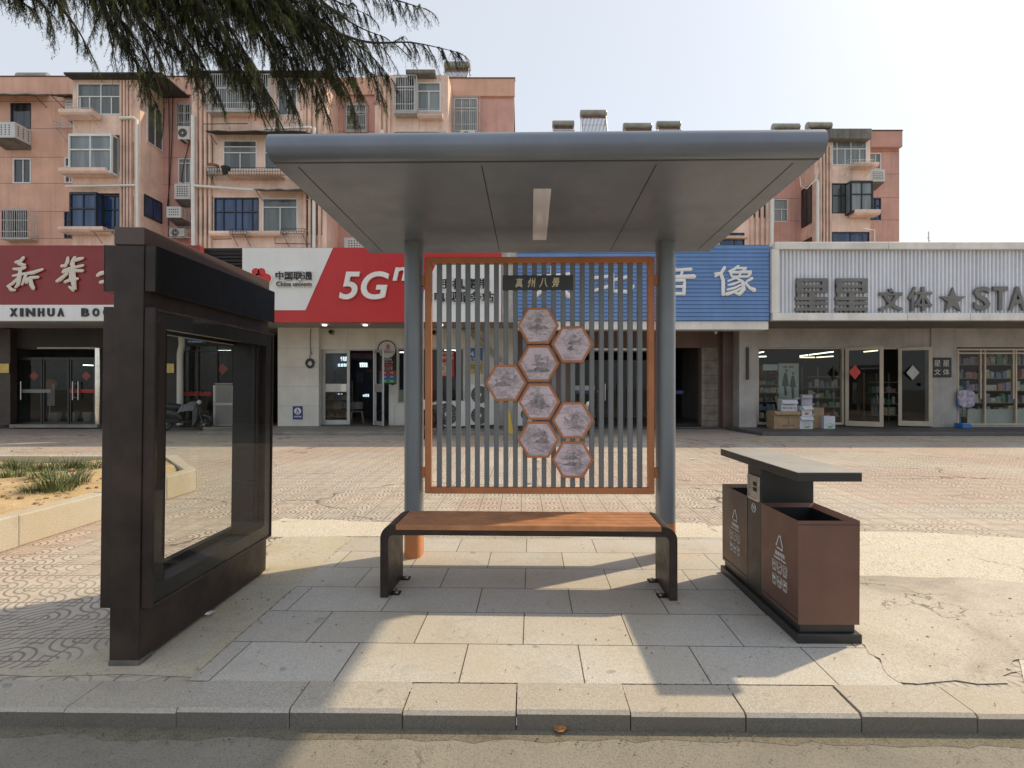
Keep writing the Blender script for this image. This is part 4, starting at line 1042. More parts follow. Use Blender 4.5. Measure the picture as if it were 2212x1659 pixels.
# ------------------------------------------------------------------ the row of shops
YS, YF = 15.2, 18.1                                                   # sign plane, shop front plane
RED = mat('sign_red', (.50, .018, .020), .35, 0, .06, .8, streak=.12)
DRED = mat('sign_dark_red', (.24, .022, .022), .4, 0, .06, .8, streak=.12)
SWHITE = mat('sign_white', (.74, .77, .77), .4, 0, .04, .8, streak=.12)
BLUE = mat('sign_blue_slats', (.13, .255, .53), .45, 0, .10, 1.2, streak=.25)
CORR = mat('corrugated_white', (.72, .75, .80), .4, .1, .06, 1, streak=.3)
TRIMW = mat('sign_trim', (.74, .72, .68), .5, 0, .10, 1.5, streak=.35)
SOFF = mat('soffit', (.42, .40, .36), .8, 0, .12, 1)
TILEW = mat('white_wall_tile', (.74, .72, .65), .45, 0, .09, 1.1, streak=.14)
DARKW = mat('dark_wall', (.035, .03, .027), .6, 0, .2, 1)
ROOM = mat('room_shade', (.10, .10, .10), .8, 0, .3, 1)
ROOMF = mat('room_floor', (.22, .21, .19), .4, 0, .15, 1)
GREYW = mat('grey_plaster', (.44, .42, .40), .8, 0, .16, 1.2, .1, 30, streak=.3)
STEPD = mat('dark_step_stone', (.10, .095, .09), .6, 0, .2, 2)
STEPG = mat('grey_step_stone', (.27, .25, .215), .7, 0, .2, 2)
ALU = mat('aluminium_frame', (.52, .52, .50), .35, .3, .08, 3)
BEIGE = mat('beige_frame', (.52, .44, .34), .45, 0, .08, 3)
LETW = mat('letter_white', (.78, .78, .76), .4, 0, .05, 2)
LETC = mat('letter_cream', (.66, .62, .54), .45, 0, .08, 3)
LETB = mat('letter_black', (.016, .016, .017), .35)
LETG = mat('letter_grey_metal', (.17, .165, .155), .4, .4, .12, 2)
LETR = mat('logo_red', (.60, .02, .02), .4)
PGLASS = glass('shop_glass', (.80, .84, .83), .8)
TUBE = emit('tube_lamp', (.9, 1., .95), 2.6)
TUBEW = emit('tube_lamp_warm', (1, .85, .5), 2.)
FLOORZ = .10

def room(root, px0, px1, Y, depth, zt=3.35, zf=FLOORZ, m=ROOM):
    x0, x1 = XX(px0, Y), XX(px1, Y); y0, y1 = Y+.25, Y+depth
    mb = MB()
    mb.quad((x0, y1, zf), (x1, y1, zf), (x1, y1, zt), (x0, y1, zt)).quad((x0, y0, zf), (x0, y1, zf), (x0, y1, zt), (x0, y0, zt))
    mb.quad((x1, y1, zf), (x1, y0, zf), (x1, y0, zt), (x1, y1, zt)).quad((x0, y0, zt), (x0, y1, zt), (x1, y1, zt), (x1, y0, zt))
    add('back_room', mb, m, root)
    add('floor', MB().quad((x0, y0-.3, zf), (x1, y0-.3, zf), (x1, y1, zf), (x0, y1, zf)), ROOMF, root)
def tubes(root, lst, m=None):
    for px0, py0, px1, py1, Y in lst:
        add('tube_light', MB().tube([PP(px0, py0, Y), PP(px1, py1, Y)], .022, 6), m or TUBE, root)
def shelves(root, px0, px1, Y, zs, d=.35, seed=1, goods=True, m=None):
    r = random.Random(seed); x0, x1 = XX(px0, Y), XX(px1, Y)
    fr_ = MB()
    for z in zs: fr_.box(x0, x1, Y, Y+d, z, z+.03)
    for x in (x0, (x0+x1)/2, x1): fr_.box(x-.02, x+.02, Y+d, Y+d+.04, .1, zs[-1]+.4)
    add('shelf', fr_, m or mat('shelf_wood', (.34, .27, .18), .6), root)
    if not goods: return
    cols = [(.45, .44, .38), (.12, .30, .18), (.50, .22, .20), (.16, .26, .40), (.55, .50, .30), (.30, .42, .40), (.40, .30, .42), (.62, .60, .55)]
    mbs = [MB() for _ in cols]
    for i, z in enumerate(zs[:-1]):
        x = x0+.03; hmax = zs[i+1]-z-.08
        while x < x1-.1:
            w_ = r.uniform(.08, .26); h_ = hmax*r.uniform(.45, .95); k = r.randrange(len(cols))
            y = Y+r.uniform(0, .06)
            if r.random() < .4: mbs[k].tube([(x+w_/2, y+.12, z+.03), (x+w_/2, y+.12, z+.03+h_*.8), (x+w_/2, y+.12, z+.03+h_)], [w_*.42, w_*.42, w_*.2], 8)
            else: mbs[k].box(x, x+w_*.92, y, y+.22, z+.031, z+.03+h_)
            x += w_+.01
    for k, mb in enumerate(mbs):
        if mb.v: add('goods', mb, mat('goods_%d' % k, cols[k], .5, 0, .3, 14), root, kind='stuff')
def shell(root, px0, px1, Y, zt=3.5, z_roof=3.75, m=None, front=None):
    """flat roof that carries the sign and runs out over the pavement, and side walls"""
    x0, x1 = XX(px0, YS), XX(px1, YS)
    add('roof', MB().box(x0, x1, YS+.16, Y+6.2, zt, z_roof), m or SOFF, root)
    add('side_wall', MB().box(x0-.0, x0+.12, Y+.05, Y+6.1, 0, zt).box(x1-.12, x1, Y+.05, Y+6.1, 0, zt).box(x0, x1, Y+6.0, Y+6.12, 0, zt), GREYW, root)
def tilejoint(root, px0, px1, pys, pxs, Y, ylo=711, yhi=917):
    J = mat('tile_joint', (.33, .32, .28), .8)
    for py in pys: add('tile_joint', MB().pbox(px0, py-.22, px1, py+.22, Y-.003, .01), J, root)
    for px, a, b in pxs: add('tile_joint', MB().pbox(px-.22, a, px+.22, b, Y-.0035, .01), J, root)
def door(root, px0, px1, py0, py1, Y, fm, gm, fw=.085, rails=(), ang=0, hinge='l', plate=None, name='door', label=None):
    """glazed leaf; ang swings it towards the camera about its hinge side"""
    W = XX(px1, Y)-XX(px0, Y); z0, z1 = ZZ(py1, Y), ZZ(py0, Y)
    mb = MB().box(0, fw, -.025, .025, z0, z1).box(W-fw, W, -.025, .025, z0, z1).box(fw, W-fw, -.025, .025, z1-fw, z1).box(fw, W-fw, -.025, .025, z0, z0+fw*1.6)
    for a, b in rails: mb.box(fw, W-fw, -.02, .02, z1-(z1-z0)*b, z1-(z1-z0)*a)
    gq = MB().quad((fw, 0, z0+fw), (W-fw, 0, z0+fw), (W-fw, 0, z1-fw), (fw, 0, z1-fw))
    if hinge == 'l': M_ = Matrix.Translation((XX(px0, Y), Y, 0)) @ Matrix.Rotation(R(-ang), 4, 'Z')
    else: M_ = Matrix.Translation((XX(px1, Y), Y, 0)) @ Matrix.Rotation(R(ang), 4, 'Z') @ Matrix.Translation((-W, 0, 0))
    d = add(name, mb.tf(M_), fm, root, bevel=.004, label=label); add('pane', gq.tf(M_), gm, d)
    return d, M_, W, z0, z1

# ---- bookshop (left end)
S1 = thing('bookshop', 'dark fronted bookshop with glass doors under the red sign at far left', 'shop', (XX(200, YF), YF, 0))
shell(S1, -420, 520, YF)
so_ = MB().box(XX(-420, YS), XX(522, YS), YS+.3, YF+.1, ZZ(709, YF), ZZ(709, YF)+.08)
add('soffit', so_, SOFF, S1)
fw_ = MB().wall(XX(-420, YF), XX(505, YF), 0, 3.52, YF, [(XX(22, YF), XX(208, YF), .0, ZZ(752, YF)), (XX(388, YF), XX(503, YF), .05, ZZ(745, YF))], .3)
add('front_wall', fw_, DARKW, S1)
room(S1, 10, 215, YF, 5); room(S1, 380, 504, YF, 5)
add('column', MB().pbox(-6, 711, 22, 918, YF-.25, .25), mat('brown_stone', (.06, .045, .037), .5, 0, .2, 2), S1)
add('steel_column', MB().tube([PP(212, 752, YF-.2), PP(212, 921, YF-.2)], .095, 14), mat('chrome', (.75, .72, .66), .12, 1, .05), S1, smooth=True)
add('threshold', MB().pbox(20, 917, 210, 924, YF-.35, .4), STEPG, S1)
for a, b, hx in ((24, 92, 33), (94, 150, 145), (152, 206, 157)):
    d, M_, W, z0, z1 = door(S1, a, b, 775, 916, YF+.12, mat('door_black', (.03, .03, .03), .35), PGLASS, .05)
    if hx != 145:
        hd_ = MB()
        for q in (hx, hx+12): hd_.tube([PP(q, 824, YF+.04), PP(q, 864, YF+.04)], .022, 8)
        for py in (829, 859): hd_.tube([PP(hx, py, YF+.04), PP(hx+12, py, YF+.04)], .014, 6)
        add('handle', hd_, STEEL, d)
add('transom', MB().pbox(22, 752, 208, 754.5, YF+.08, .08).pbox(22, 772, 208, 775, YF+.08, .08), mat('door_black', (.03, .03, .03), .35), S1)
add('transom_lamp', MB().pbox(80, 750, 206, 753.5, YF-.02, .05), mat('pale_bar', (.5, .48, .44), .4), S1)
add('red_band', MB().pbox(150, 841, 206, 848.5, YF+.09, .012), mat('band_red', (.42, .03, .025), .5), S1)
add('grey_band', MB().pbox(45, 841, 110, 848.5, YF+.09, .012), mat('band_grey', (.26, .27, .27), .5), S1)
add('red_band', MB().pbox(388, 846, 456, 855, YF+.16, .012), mat('band_red', (.42, .03, .025), .5), S1)
for px, py, sz in ((73, 812, 10), (186, 812, 10), (480, 797, 13)):
    add('red_diamond', MB().prism([(XX(px-sz, YF+.2), ZZ(py, YF+.2)), (XX(px, YF+.2), ZZ(py+sz, YF+.2)), (XX(px+sz, YF+.2), ZZ(py, YF+.2)), (XX(px, YF+.2), ZZ(py-sz, YF+.2))], YF+.20, YF+.21), mat('paper_red', (.50, .05, .035), .6), S1)
tubes(S1, [(180, 788.5, 205, 789.5, YF+3), (432, 757.5, 446, 757.5, YF+2.5), (450, 757.8, 486, 757.5, YF+2.5), (488, 757.5, 502, 757.5, YF+2.5), (432, 774.5, 455, 774.5, YF+3.5), (458, 774.5, 490, 774.5, YF+3.5), (492, 774.5, 503, 774.5, YF+3.5)])
window(S1, (388, 745, 503, 915), YF+.12, [.34, .7], [.08], DFR, PGLASS, .05, .06)
for px, py in ((120, 905), (158, 898), (192, 900)):
    x = XX(px, YF+1.2); add('planter_pot', MB().tube([(x, YF+1.2, .1), (x, YF+1.2, .5)], [.15, .2], 10), mat('grey_pot', (.3, .3, .29), .6), S1)
add('stand_poster', MB().box(XX(102, YF+.8), XX(118, YF+.8), YF+.8, YF+.81, .75, 1.55).tube([PP(110, 860, YF+.82), PP(104, 915, YF+.82)], .015, 5), mat('stand_white', (.4, .4, .38), .5), S1)
add('stand_badge', MB().cyl(PP(109, 830, YF+.78), PP(109, 830, YF+.79), .19, 12), mat('badge_orange', (.40, .13, .03), .6), S1)
drainpipe(S1, [PP(392, 724, YF-.15), PP(393, 745, YF-.15), PP(389, 765, YF-.15), PP(389, 918, YF-.15)], .10)
def plaque(px0, py0, px1, py1, Y, label, name='wall_plaque', m=None, cat='plaque', txt=()):
    t = thing(name, label, cat, (XX((px0+px1)/2, Y), Y, ZZ(py1, Y)))
    add('plate', MB().pbox(px0, py0, px1, py1, Y, .03), m or mat('brass', (.45, .33, .12), .3, .9, .1, 6), t, bevel=.008)
    for s_, a, b, c, d, mm in txt: add('lettering', ptext(s_, a, b, c, d, Y-.003, depth=.006, bold=.012), mm, t)
    return t
plaque(-14, 785, 19, 806, YF-.29, 'brass plaque on the brown column beside the bookshop door at the left edge')
plaque(350, 785, 376, 806, YF-.05, 'brass plaque seen through the glass of the information stand')
plaque(402, 722, 444, 741, YF-.04, 'blue house number plate seen through the information stand glass', 'number_plate', mat('plate_blue', (.03, .16, .42), .4), 'house number', (('41', 417, 726, 428, 735, LETW), ('鼓楼东路', 407, 736.5, 436, 739.5, LETW)))
# sign
G1 = thing('shop_sign', 'dark red bookshop sign with cream brush lettering over a white strip', 'shop sign', (XX(100, YS), YS, ZZ(693, YS)), group='shop signs')
add('board', MB().pbox(-420, 530, 432, 658.5, YS, .2), DRED, G1)
add('strip', MB().pbox(-420, 658.5, 432, 693, YS-.02, .24), SWHITE, G1)
wid = .058
xin = [[(.45, .0, .8), (.36, .12, .95), (.22, .15, .7)], [(.30, .18, .9), (.42, .23, 1.0), (.50, .22, .5)], [(.16, .35, .6), (.36, .36, .9), (.50, .30, .7)], [(.36, .36, .8), (.33, .6, 1.15), (.30, .82, 1.0), (.22, .92, .6)],
       [(.14, .56, .5), (.34, .53, .9), (.5, .48, .5)], [(.30, .62, .7), (.14, .80, .85), (.0, .88, .6)], [(.02, .86, .7), (.1, .98, 1.0), (.22, 1.0, .5)], [(.98, .36, .6), (.72, .46, 1.0), (.50, .50, .7)], [(.52, .50, .8), (.46, .70, .9), (.40, .84, .5)],
       [(.44, .72, .6), (.64, .62, .9), (.86, .60, .7)], [(.64, .66, .9), (.66, .82, 1.25), (.72, .95, 1.0)], [(.52, .78, .7), (.60, .66, .9)]]
hua = [[(.42, .0, .7), (.40, .13, 1.0), (.30, .28, .6)], [(.68, .0, .9), (.60, .10, 1.0), (.52, .22, .6)], [(.98, .02, .6), (.82, .05, .95), (.66, .10, .7)], [(.18, .26, .8), (.36, .25, .7)], [(.26, .40, .8), (.5, .33, .8), (.98, .24, .7)], [(.24, .44, .9), (.34, .42, .8), (.62, .40, .8), (.96, .40, .85)],
       [(.0, .72, .7), (.14, .66, 1.1), (.40, .48, .7)], [(.30, .74, .8), (.55, .66, .9), (.78, .64, .7)], [(.60, .14, .9), (.60, .40, 1.3), (.62, .70, 1.4), (.66, .96, 1.1), (.58, .90, .6)], [(.50, .46, .6), (.52, .70, .9)], [(.46, .88, .6), (.62, .98, 1.0)]]
add('lettering', brush(xin, 16, 556, 94, 627, YS-.05, wid), LETC, G1, smooth=True)
add('lettering', brush(hua, 122, 556, 181, 628, YS-.05, wid), LETC, G1, smooth=True)
add('lettering', brush([[(.0, .55, .8), (.12, .48, 1.1), (.5, .42, .8), (1., .40, .9)], [(.5, .0, .8), (.5, .5, 1.2), (.48, 1., .9)], [(.1, .75, .8), (.5, .68, 1.), (.9, .66, .8)]], 210, 556, 270, 628, YS-.05, wid), LETC, G1, smooth=True)
lt = MB()
for ch, a, b in zip('XINHUA', (20.5, 42.5, 55, 81, 101.5, 123), (35.5, 48.5, 74, 94, 116, 137)): ptext(ch, a, 665.5, b, 683.5, YS-.055, depth=.035, bold=.035, mb=lt)
for ch, a, b in zip('BOOKSTORE', (175, 199, 222, 246, 270, 294, 318, 342, 366), (191, 213, 237, 262, 286, 309, 334, 357, 381)): ptext(ch, a, 665.5, b, 683.5, YS-.055, depth=.035, bold=.035, mb=lt)
add('lettering', lt, LETB, G1)
lv = thing('louvre_screen', 'black louvred screen between the red bookshop sign and the white phone shop sign', 'louvre', (XX(478, YS), YS, ZZ(590, YS)))
m_ = MB()
for k in range(8): m_.pbox(430, 538+k*7.5, 523, 542.5+k*7.5, YS+.25, .05)
add('slats', m_, BLACKM, lv); add('backing', MB().pbox(430, 536, 523, 660, YS+.45, .03), mat('louvre_back', (.02, .02, .02), .7), lv)
# things outside the bookshop
bk = ac_unit(460, 832, 506, 922, YF-.75, .4, 'tall grey air conditioner cabinet with two grilles, seen through the information stand', 2, .5, group=None, grille=1)
pl_ = MB(); x0, x1 = XX(459, YF-.78), XX(507, YF-.78); zb = ZZ(922, YF-.75)
for k in range(2):
    za = zb+.1+k*.72
    for q in range(26): x = x0+.1+(x1-x0-.2)*q/25; pl_.box(x-.005, x+.005, YF-.785, YF-.775, za, za+.6)
    pl_.box(x0+.06, x1-.06, YF-.79, YF-.77, za-.03, za).box(x0+.06, x1-.06, YF-.79, YF-.77, za+.6, za+.63)
add('grille', pl_, mat('grille_grey', (.34, .34, .32), .5), bk)
add('plinth', MB().pbox(438, 922.5, 508, 935, YF-1.1, .9), STEPG, S1)

# ---- phone shop
S2 = thing('phone_shop', 'white tiled phone shop with open glass door under the red and white sign', 'shop', (XX(850, YF), YF, 0))
shell(S2, 523, 1117, YF)
add('soffit', MB().box(XX(523, YS), XX(1117, YS), YS+.3, YF+.1, ZZ(709.5, YF), ZZ(709.5, YF)+.08), SOFF, S2)
stp = MB().prism([(XX(600, YF)-1.2, 15.55), (XX(1090, 15.55), 15.55), (XX(1090, 15.55), YF+.2), (XX(600, YF)-1.2, YF+.2)], 0, .092, 'z')
add('step', stp, STEPG, S2, bevel=.01)
add('ramp', MB().prism([(15.5, .0), (16.3, .0), (16.3, .085)], XX(588, 15.7)-.1, XX(652, 15.7)-.25, 'x'), STEPD, S2)
hol = [(XX(692, YF), XX(840, YF), .0, ZZ(754, YF)), (XX(859, YF), XX(1003, YF), ZZ(872, YF), ZZ(752, YF))]
add('front_wall', MB().wall(XX(600, YF), XX(1117, YF), 0, 3.52, YF, hol, .25), TILEW, S2)
add('pier', MB().box(XX(600.5, YF-.22), XX(688.5, YF-.22), YF-.22, YF, .092, 3.5), TILEW, S2)
tilejoint(S2, 601, 688.5, (752, 793, 835, 877), (), YF-.22)
tilejoint(S2, 689, 1083, (), ((751, 711, 752), (812, 711, 752), (870, 711, 752), (960, 711, 752), (852, 877, 917), (950, 872, 917)), YF)
tilejoint(S2, 1004, 1083, (752, 793, 835, 877), (), YF); tilejoint(S2, 842, 858, (793, 835, 877), (), YF)
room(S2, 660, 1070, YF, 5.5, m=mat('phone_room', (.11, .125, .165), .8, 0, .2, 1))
dl, M1, W1, z0_, z1_ = door(S2, 697, 756, 757, 917, YF+.12, ALU, PGLASS, .10, rails=((.45, .56),))
add('pull', MB().box(W1-.30, W1-.11, -.04, -.021, z1_-(z1_-z0_)*.555, z1_-(z1_-z0_)*.455).tf(M1), STEEL, dl)
dr, M2, W2, z0_, z1_ = door(S2, 810, 866, 757, 917, YF+.05, ALU, PGLASS, .085, rails=((.45, .56),), ang=57, hinge='l')
add('door_frame', MB().pbox(689, 752, 840, 757, YF+.06, .12).pbox(690, 757, 697, 918, YF+.06, .12).pbox(806, 757, 810, 918, YF+.06, .12), ALU, S2)
window(S2, (859, 752, 1003, 872), YF+.1, [.10, .5], [], ALU, PGLASS, .05)
add('window_film', MB().pbox(862, 842, 892, 871, YF+.16, .004), mat('pale_green_film', (.36, .46, .34), .5), S2)
tubes(S2, [(858, 761, 890, 761, YF+2), (960, 756, 985, 757, YF+1.5), (1000, 763, 1004, 763, YF+1.5)])
for s_, a, b, c, d in (('千兆更享', 735, 770, 755, 780), ('全屋智能', 729, 785, 756, 792), ('上网服务', 727, 850, 740, 857), ('智慧家庭', 777, 783, 794, 793), ('5G生活', 784, 851, 797, 860)):
    add('light_sign', ptext(s_, a, b, c, d, YF+3.2, depth=.01), emit('sign_glow', (.75, .9, 1.), 1.6), S2)
add('banner', MB().box(XX(757, YF+1.5), XX(807, YF+1.5), YF+1.5, YF+1.52, ZZ(778, YF+1.5), ZZ(760, YF+1.5)), mat('banner_maroon', (.06, .02, .035), .6), S2)
add('banner_lettering', ptext('中国联通智慧家庭体验店', 759, 763, 805, 774, YF+1.49, depth=.006), mat('banner_text', (.40, .36, .45), .6), S2)
for px, py, w_, h_, c in ((708, 838, 36, 14, (.30, .06, .04)), (728, 840, 16, 10, (.55, .25, .05)), (700, 812, 26, 24, (.07, .07, .06)), (770, 815, 14, 20, (.10, .11, .17)), (790, 800, 16, 5, (.40, .05, .04)), (775, 872, 24, 30, (.015, .015, .02))):
    add('wall_display', MB().pbox(px, py-h_/2, px+w_, py+h_/2, YF+2.8, .03), mat('disp_%d_%d' % (px, py), c, .5), S2)
shelves(S2, 702, 755, YF+1.6, [.3, .62, .94, 1.26], .3, 12)
def chair(px, py, Y, rz, label):
    t = thing('cafe_chair', label, 'chair', (XX(px, Y), Y, FLOORZ-.005), (0, 0, rz), 'chairs inside the phone shop', local=True)
    sd = MB(); sd.box(-.22, .22, -.22, .22, .42, .46); add('seat', sd, mat('chair_grey', (.20, .20, .21), .6), t, bevel=.015)
    bk_ = MB()
    for k in range(9):
        a0, a1 = R(200+140*k/9-270), R(200+140*(k+1)/9-270)
        bk_.add([(.24*math.sin(a0), .24*math.cos(a0), .52), (.24*math.sin(a1), .24*math.cos(a1), .52), (.26*math.sin(a1), .26*math.cos(a1), .78), (.26*math.sin(a0), .26*math.cos(a0), .78)], [(0, 1, 2, 3)])
    add('backrest', bk_, mat('chair_grey', (.20, .20, .21), .6), t)
    for sx in (-1, 1):
        for sy in (-1, 1): add('leg', MB().tube([(sx*.18, sy*.18, .43), (sx*.24, sy*.24, 0)], [.022, .014], 6), mat('chair_leg_wood', (.38, .22, .09), .5), t)
chair(770, 0, YF+1.0, .4, 'grey chair on slanted wooden legs inside the open phone shop door'); chair(730, 0, YF+1.2, 2.6, 'grey chair behind the closed left door leaf of the phone shop')
# sign
G2 = thing('shop_sign', 'red and white phone shop sign with large slanted 5G and red knot logo', 'shop sign', (XX(800, YS), YS, ZZ(696, YS)), group='shop signs')
def ppoly(pts, Y, y1): return MB().prism([(XX(a, Y), ZZ(b, Y)) for a, b in pts], Y, y1)
add('board', MB().pbox(523, 535, 1083, 696, YS+.02, .2), RED, G2)
add('panel', ppoly([(523.5, 535.5), (719, 535.5), (659.5, 670), (523.5, 670)], YS, YS+.03), SWHITE, G2)
add('panel', ppoly([(957-10, 558), (1082.5, 558), (1082.5, 695.5), (886, 695.5)], YS, YS+.03), SWHITE, G2)
add('panel', MB().pbox(1084, 540, 1117, 696, YS+.1, .15), mat('dirty_panel', (.58, .57, .53), .7, 0, .2, 4, streak=.8), G2)
add('side_patch', MB().pbox(1092, 520, 1112, 540, YS+.12, .12), mat('orange_patch', (.55, .22, .10), .7), G2)
for s_, a, b, c, d in (('中国联通', 594.5, 586, 673.5, 604), ('手机宽带', 950, 601, 1057, 624), ('电视服务站', 938, 629, 1067, 653), ('China unicom', 596, 607.5, 673, 618.5)):
    e = 1.0 if s_[0] == 'C' else 1.6
    le = add('lettering', ptext(s_, a, b, c, d, YS-.062, depth=.02, bold=.008 if s_[0] == 'C' else .022), LETB, G2)
    add('lettering_edge', ptext(s_, a-e, b-e, c+e, d+e, YS-.055, depth=.055, bold=.03 if s_[0] == 'C' else .045), LETW, le)
for s_, a, b, c, d in (('5G', 732, 586, 840, 646.5), ('n', 848, 577, 880, 606)): add('lettering', ptext(s_, a, b, c, d, YS-.075, depth=.075, bold=.018, shear=.2, res=6), LETW, G2)
lg = MB(); lw_ = MB()
for cx, cy, r_ in ((554.5, 588.5, 8.5), (567, 588, 8), (560, 599, 7.5), (577.5, 602, 10), (548, 602, 9), (563, 611, 8)):
    c = PP(cx, cy, YS); rr = r_/F*YS; j = (len(lg.v) % 5)*.002
    lg.cyl((c.x, YS-.06-j, c.z), (c.x, YS, c.z), rr, 20); lw_.cyl((c.x, YS-.05-j, c.z), (c.x, YS+.01, c.z), rr*1.22, 20)
add('logo', lg, LETR, G2, smooth=True); add('logo_edge', lw_, LETW, G2, smooth=True)
for px, q in ((701, 0), (789, 0), (952, 0)):
    add('downlight', MB().cyl(PP(px, 703.5, YF-1.2)+Vector((0, 0, .02)), PP(px, 703.5, YF-1.2), .075, 12), emit('downlight', (1, .97, .9), 3.), S2)
# things on and before the phone shop wall
ds = thing('display_board', 'black information board with white round top beside the open phone shop door', 'display board', (XX(836, YF-.1), YF-.1, FLOORZ))
YD = YF-.06
add('panel', ppoly([(818, 755), (856, 755), (856, 829), (848, 832), (840, 829), (830, 836), (818, 836)], YD, YD+.03), BLACKM, ds)
c = PP(836, 755.5, YD); add('round_top', MB().cyl((c.x, YD-.02, c.z), (c.x, YD+.02, c.z), .29, 26), mat('disc_white', (.60, .60, .60), .4), ds)
add('round_edge', MB().cyl((c.x-.012, YD-.012, c.z+.012), (c.x-.012, YD+.022, c.z+.012), .315, 26), BLACKM, ds)
kn = MB()
for dx, dy in ((0, 0), (-2.7, -2.2), (2.7, -2.2), (-2.7, 2.2), (2.7, 2.2), (0, -4.2), (0, 4.2)):
    q = PP(838+dx, 749+dy, YD-.03); kn.tube([(q.x+.026*math.cos(R(40*k)), YD-.024, q.z+.026*math.sin(R(40*k))) for k in range(10)], .008, 5)
add('knot_logo', kn, LETR, ds)
add('lettering', ptext('China unicom', 824, 754.5, 845, 757, YD-.021, depth=.004, bold=.01).join(ptext('中国联通营业厅', 826, 758.5, 852, 762, YD-.021, depth=.004, bold=.01)), LETB, ds)
for k, cc in enumerate(((.45, .035, .03), (.03, .14, .36), (.06, .28, .13))):
    add('band', MB().pbox(819, 801+k*9, 855, 809.5+k*9, YD-.004, .01), mat('band_%d' % k, cc, .5), ds)
tl = ptext('营业时间', 830, 774, 846, 779, YD-.003, depth=.006)
ptext('08:30-17:30', 828, 781, 849, 783.5, YD-.003, depth=.006, mb=tl)
for k in range(3): ptext('业务办理', 829, 792+k*2.8, 848, 794+k*2.8, YD-.003, depth=.006, mb=tl)
for k in range(3):
    for px in (830, 845): ptext('卡号宽', px-3, 803+k*9, px+4, 807.5+k*9, YD-.008, depth=.006, mb=tl)
add('small_print', tl, LETW, ds)
add('red_tag', MB().pbox(829, 785.5, 848, 791, YD-.004, .01), mat('band_0', (.45, .035, .03), .5), ds)
hs = thing('access_sign', 'blue wheelchair access sign low on the white tiled pier', 'sign', (XX(643, YF-.24), YF-.24, ZZ(906, YF-.24))); Y_ = YF-.235
add('plate', MB().pbox(632.5, 877.5, 653.5, 906, Y_, .012), mat('access_blue', (.025, .035, .20), .4), hs)
q = PP(643, 888, Y_); add('disc', MB().cyl((q.x, Y_-.004, q.z), (q.x, Y_+.005, q.z), .118, 24), LETW, hs)
wc = MB(); B = lambda a, b: (q.x+a*.1, Y_-.006, q.z+b*.1)
wc.tube([B(.42*math.cos(R(t_))-.05, .42*math.sin(R(t_))-.35) for t_ in range(100, 350, 25)], .012, 6); wc.tube([B(-.12, .55), B(-.08, .1), B(.32, .05), B(.5, -.55)], .014, 6); wc.tube([B(-.1, .32), B(.35, .28)], .011, 6); wc.ball(B(-.13, .78), .017, 8)
add('wheelchair_symbol', wc, mat('access_blue', (.025, .035, .20), .4), hs)
add('lettering', ptext('无障碍通道', 634.5, 898, 651.5, 902, Y_-.003, depth=.005, bold=.01), LETW, hs)
cb = thing('cable_coil', 'coil of grey cable hanging from the soffit against the white tiled pier', 'cable', (XX(669, YF-.3), YF-.3, ZZ(797, YF-.3)))
mb = MB(); r = random.Random(4)
for k in range(7): rr = .165-.012*k; mb.tube([PP(669.5+r.uniform(-.8, .8)+rr/.0158*math.cos(R(20*j))*.9, 785+rr/.0158*math.sin(R(20*j)), YF-.27+.004*k) for j in range(19)], .011, 5)
mb.tube([PP(671, 710, YF-.27), PP(670, 745, YF-.27), PP(671.5, 758, YF-.27), PP(669, 774, YF-.27)], .012, 5); mb.tube([PP(670, 757, YF-.27), PP(673, 762, YF-.27), PP(674, 766, YF-.27)], .008, 5)
add('coil', mb, mat('cable_grey', (.07, .08, .085), .6), cb, smooth=True)
def camera(px, py, Y, label):
    t = thing('security_camera', label, 'security camera', (XX(px, Y), Y, ZZ(py, Y)))
    q = PP(px, py, Y); add('base', MB().cyl((q.x+.02, Y+.01, q.z-.01), (q.x+.02, Y-.03, q.z-.01), .085, 14), mat('camera_cream', (.40, .34, .26), .5), t, smooth=True)
    b_ = add('housing', MB().ball((q.x, Y-.08, q.z+.01), .075, 12), mat('camera_dark', (.04, .035, .03), .3), t, smooth=True); add('lens', MB().cyl((q.x-.01, Y-.15, q.z), (q.x-.01, Y-.14, q.z), .03, 10), BLACK, b_)
camera(716, 718, YF-.02, 'small dome camera on the white lintel left of the phone shop door'); camera(938, 719, YF-.02, 'dome camera on the white lintel behind the left end of the slatted screen')
po_ = thing('poster', 'red promotional poster on the phone shop window behind the slats', 'poster', (XX(966, YF), YF, ZZ(815, YF)))
add('sheet', MB().pbox(951.5, 757, 981.5, 814, YF-.01, .012), mat('poster_red', (.45, .04, .04), .5), po_); add('inset', MB().pbox(953, 783, 976, 811, YF-.013, .01), mat('poster_cream', (.60, .56, .40), .5), po_)
for s_, a, b, c, d, m_, y_ in (('手机宽带', 954, 760, 979, 766, LETW, .013), ('电视服务站', 954, 769, 979, 776, LETW, .013), ('预存', 956, 785, 972, 789, LETR, .016), ('15', 956, 792, 972, 801, LETR, .016), ('送50', 956, 804, 972, 809, LETR, .016)): add('lettering', ptext(s_, a, b, c, d, YF-y_, depth=.006), m_, po_)
plaque(1013, 752, 1042, 779, YF-.04, 'blue house number plate 41 on the white wall behind the slats', 'number_plate', mat('plate_blue', (.03, .16, .42), .4), 'house number', (('41', 1015, 759, 1030, 770, LETW), ('鼓楼东路', 1016, 773, 1036, 776.5, LETW)))
plaque(1013, 781, 1042, 807, YF-.04, 'yellow notice plate directly below the blue number plate 41', 'notice_plate', mat('plate_yellow', (.56, .42, .14), .5), 'notice', (('手机号码', 1016, 788, 1039, 792, LETB), ('宽带办理', 1016, 793, 1039, 797, LETB)))
ac_unit(1013, 830, 1076, 920, 16.9, .42, 'tall air conditioner with two fans, behind the slats and left hexagon', 2, .37)
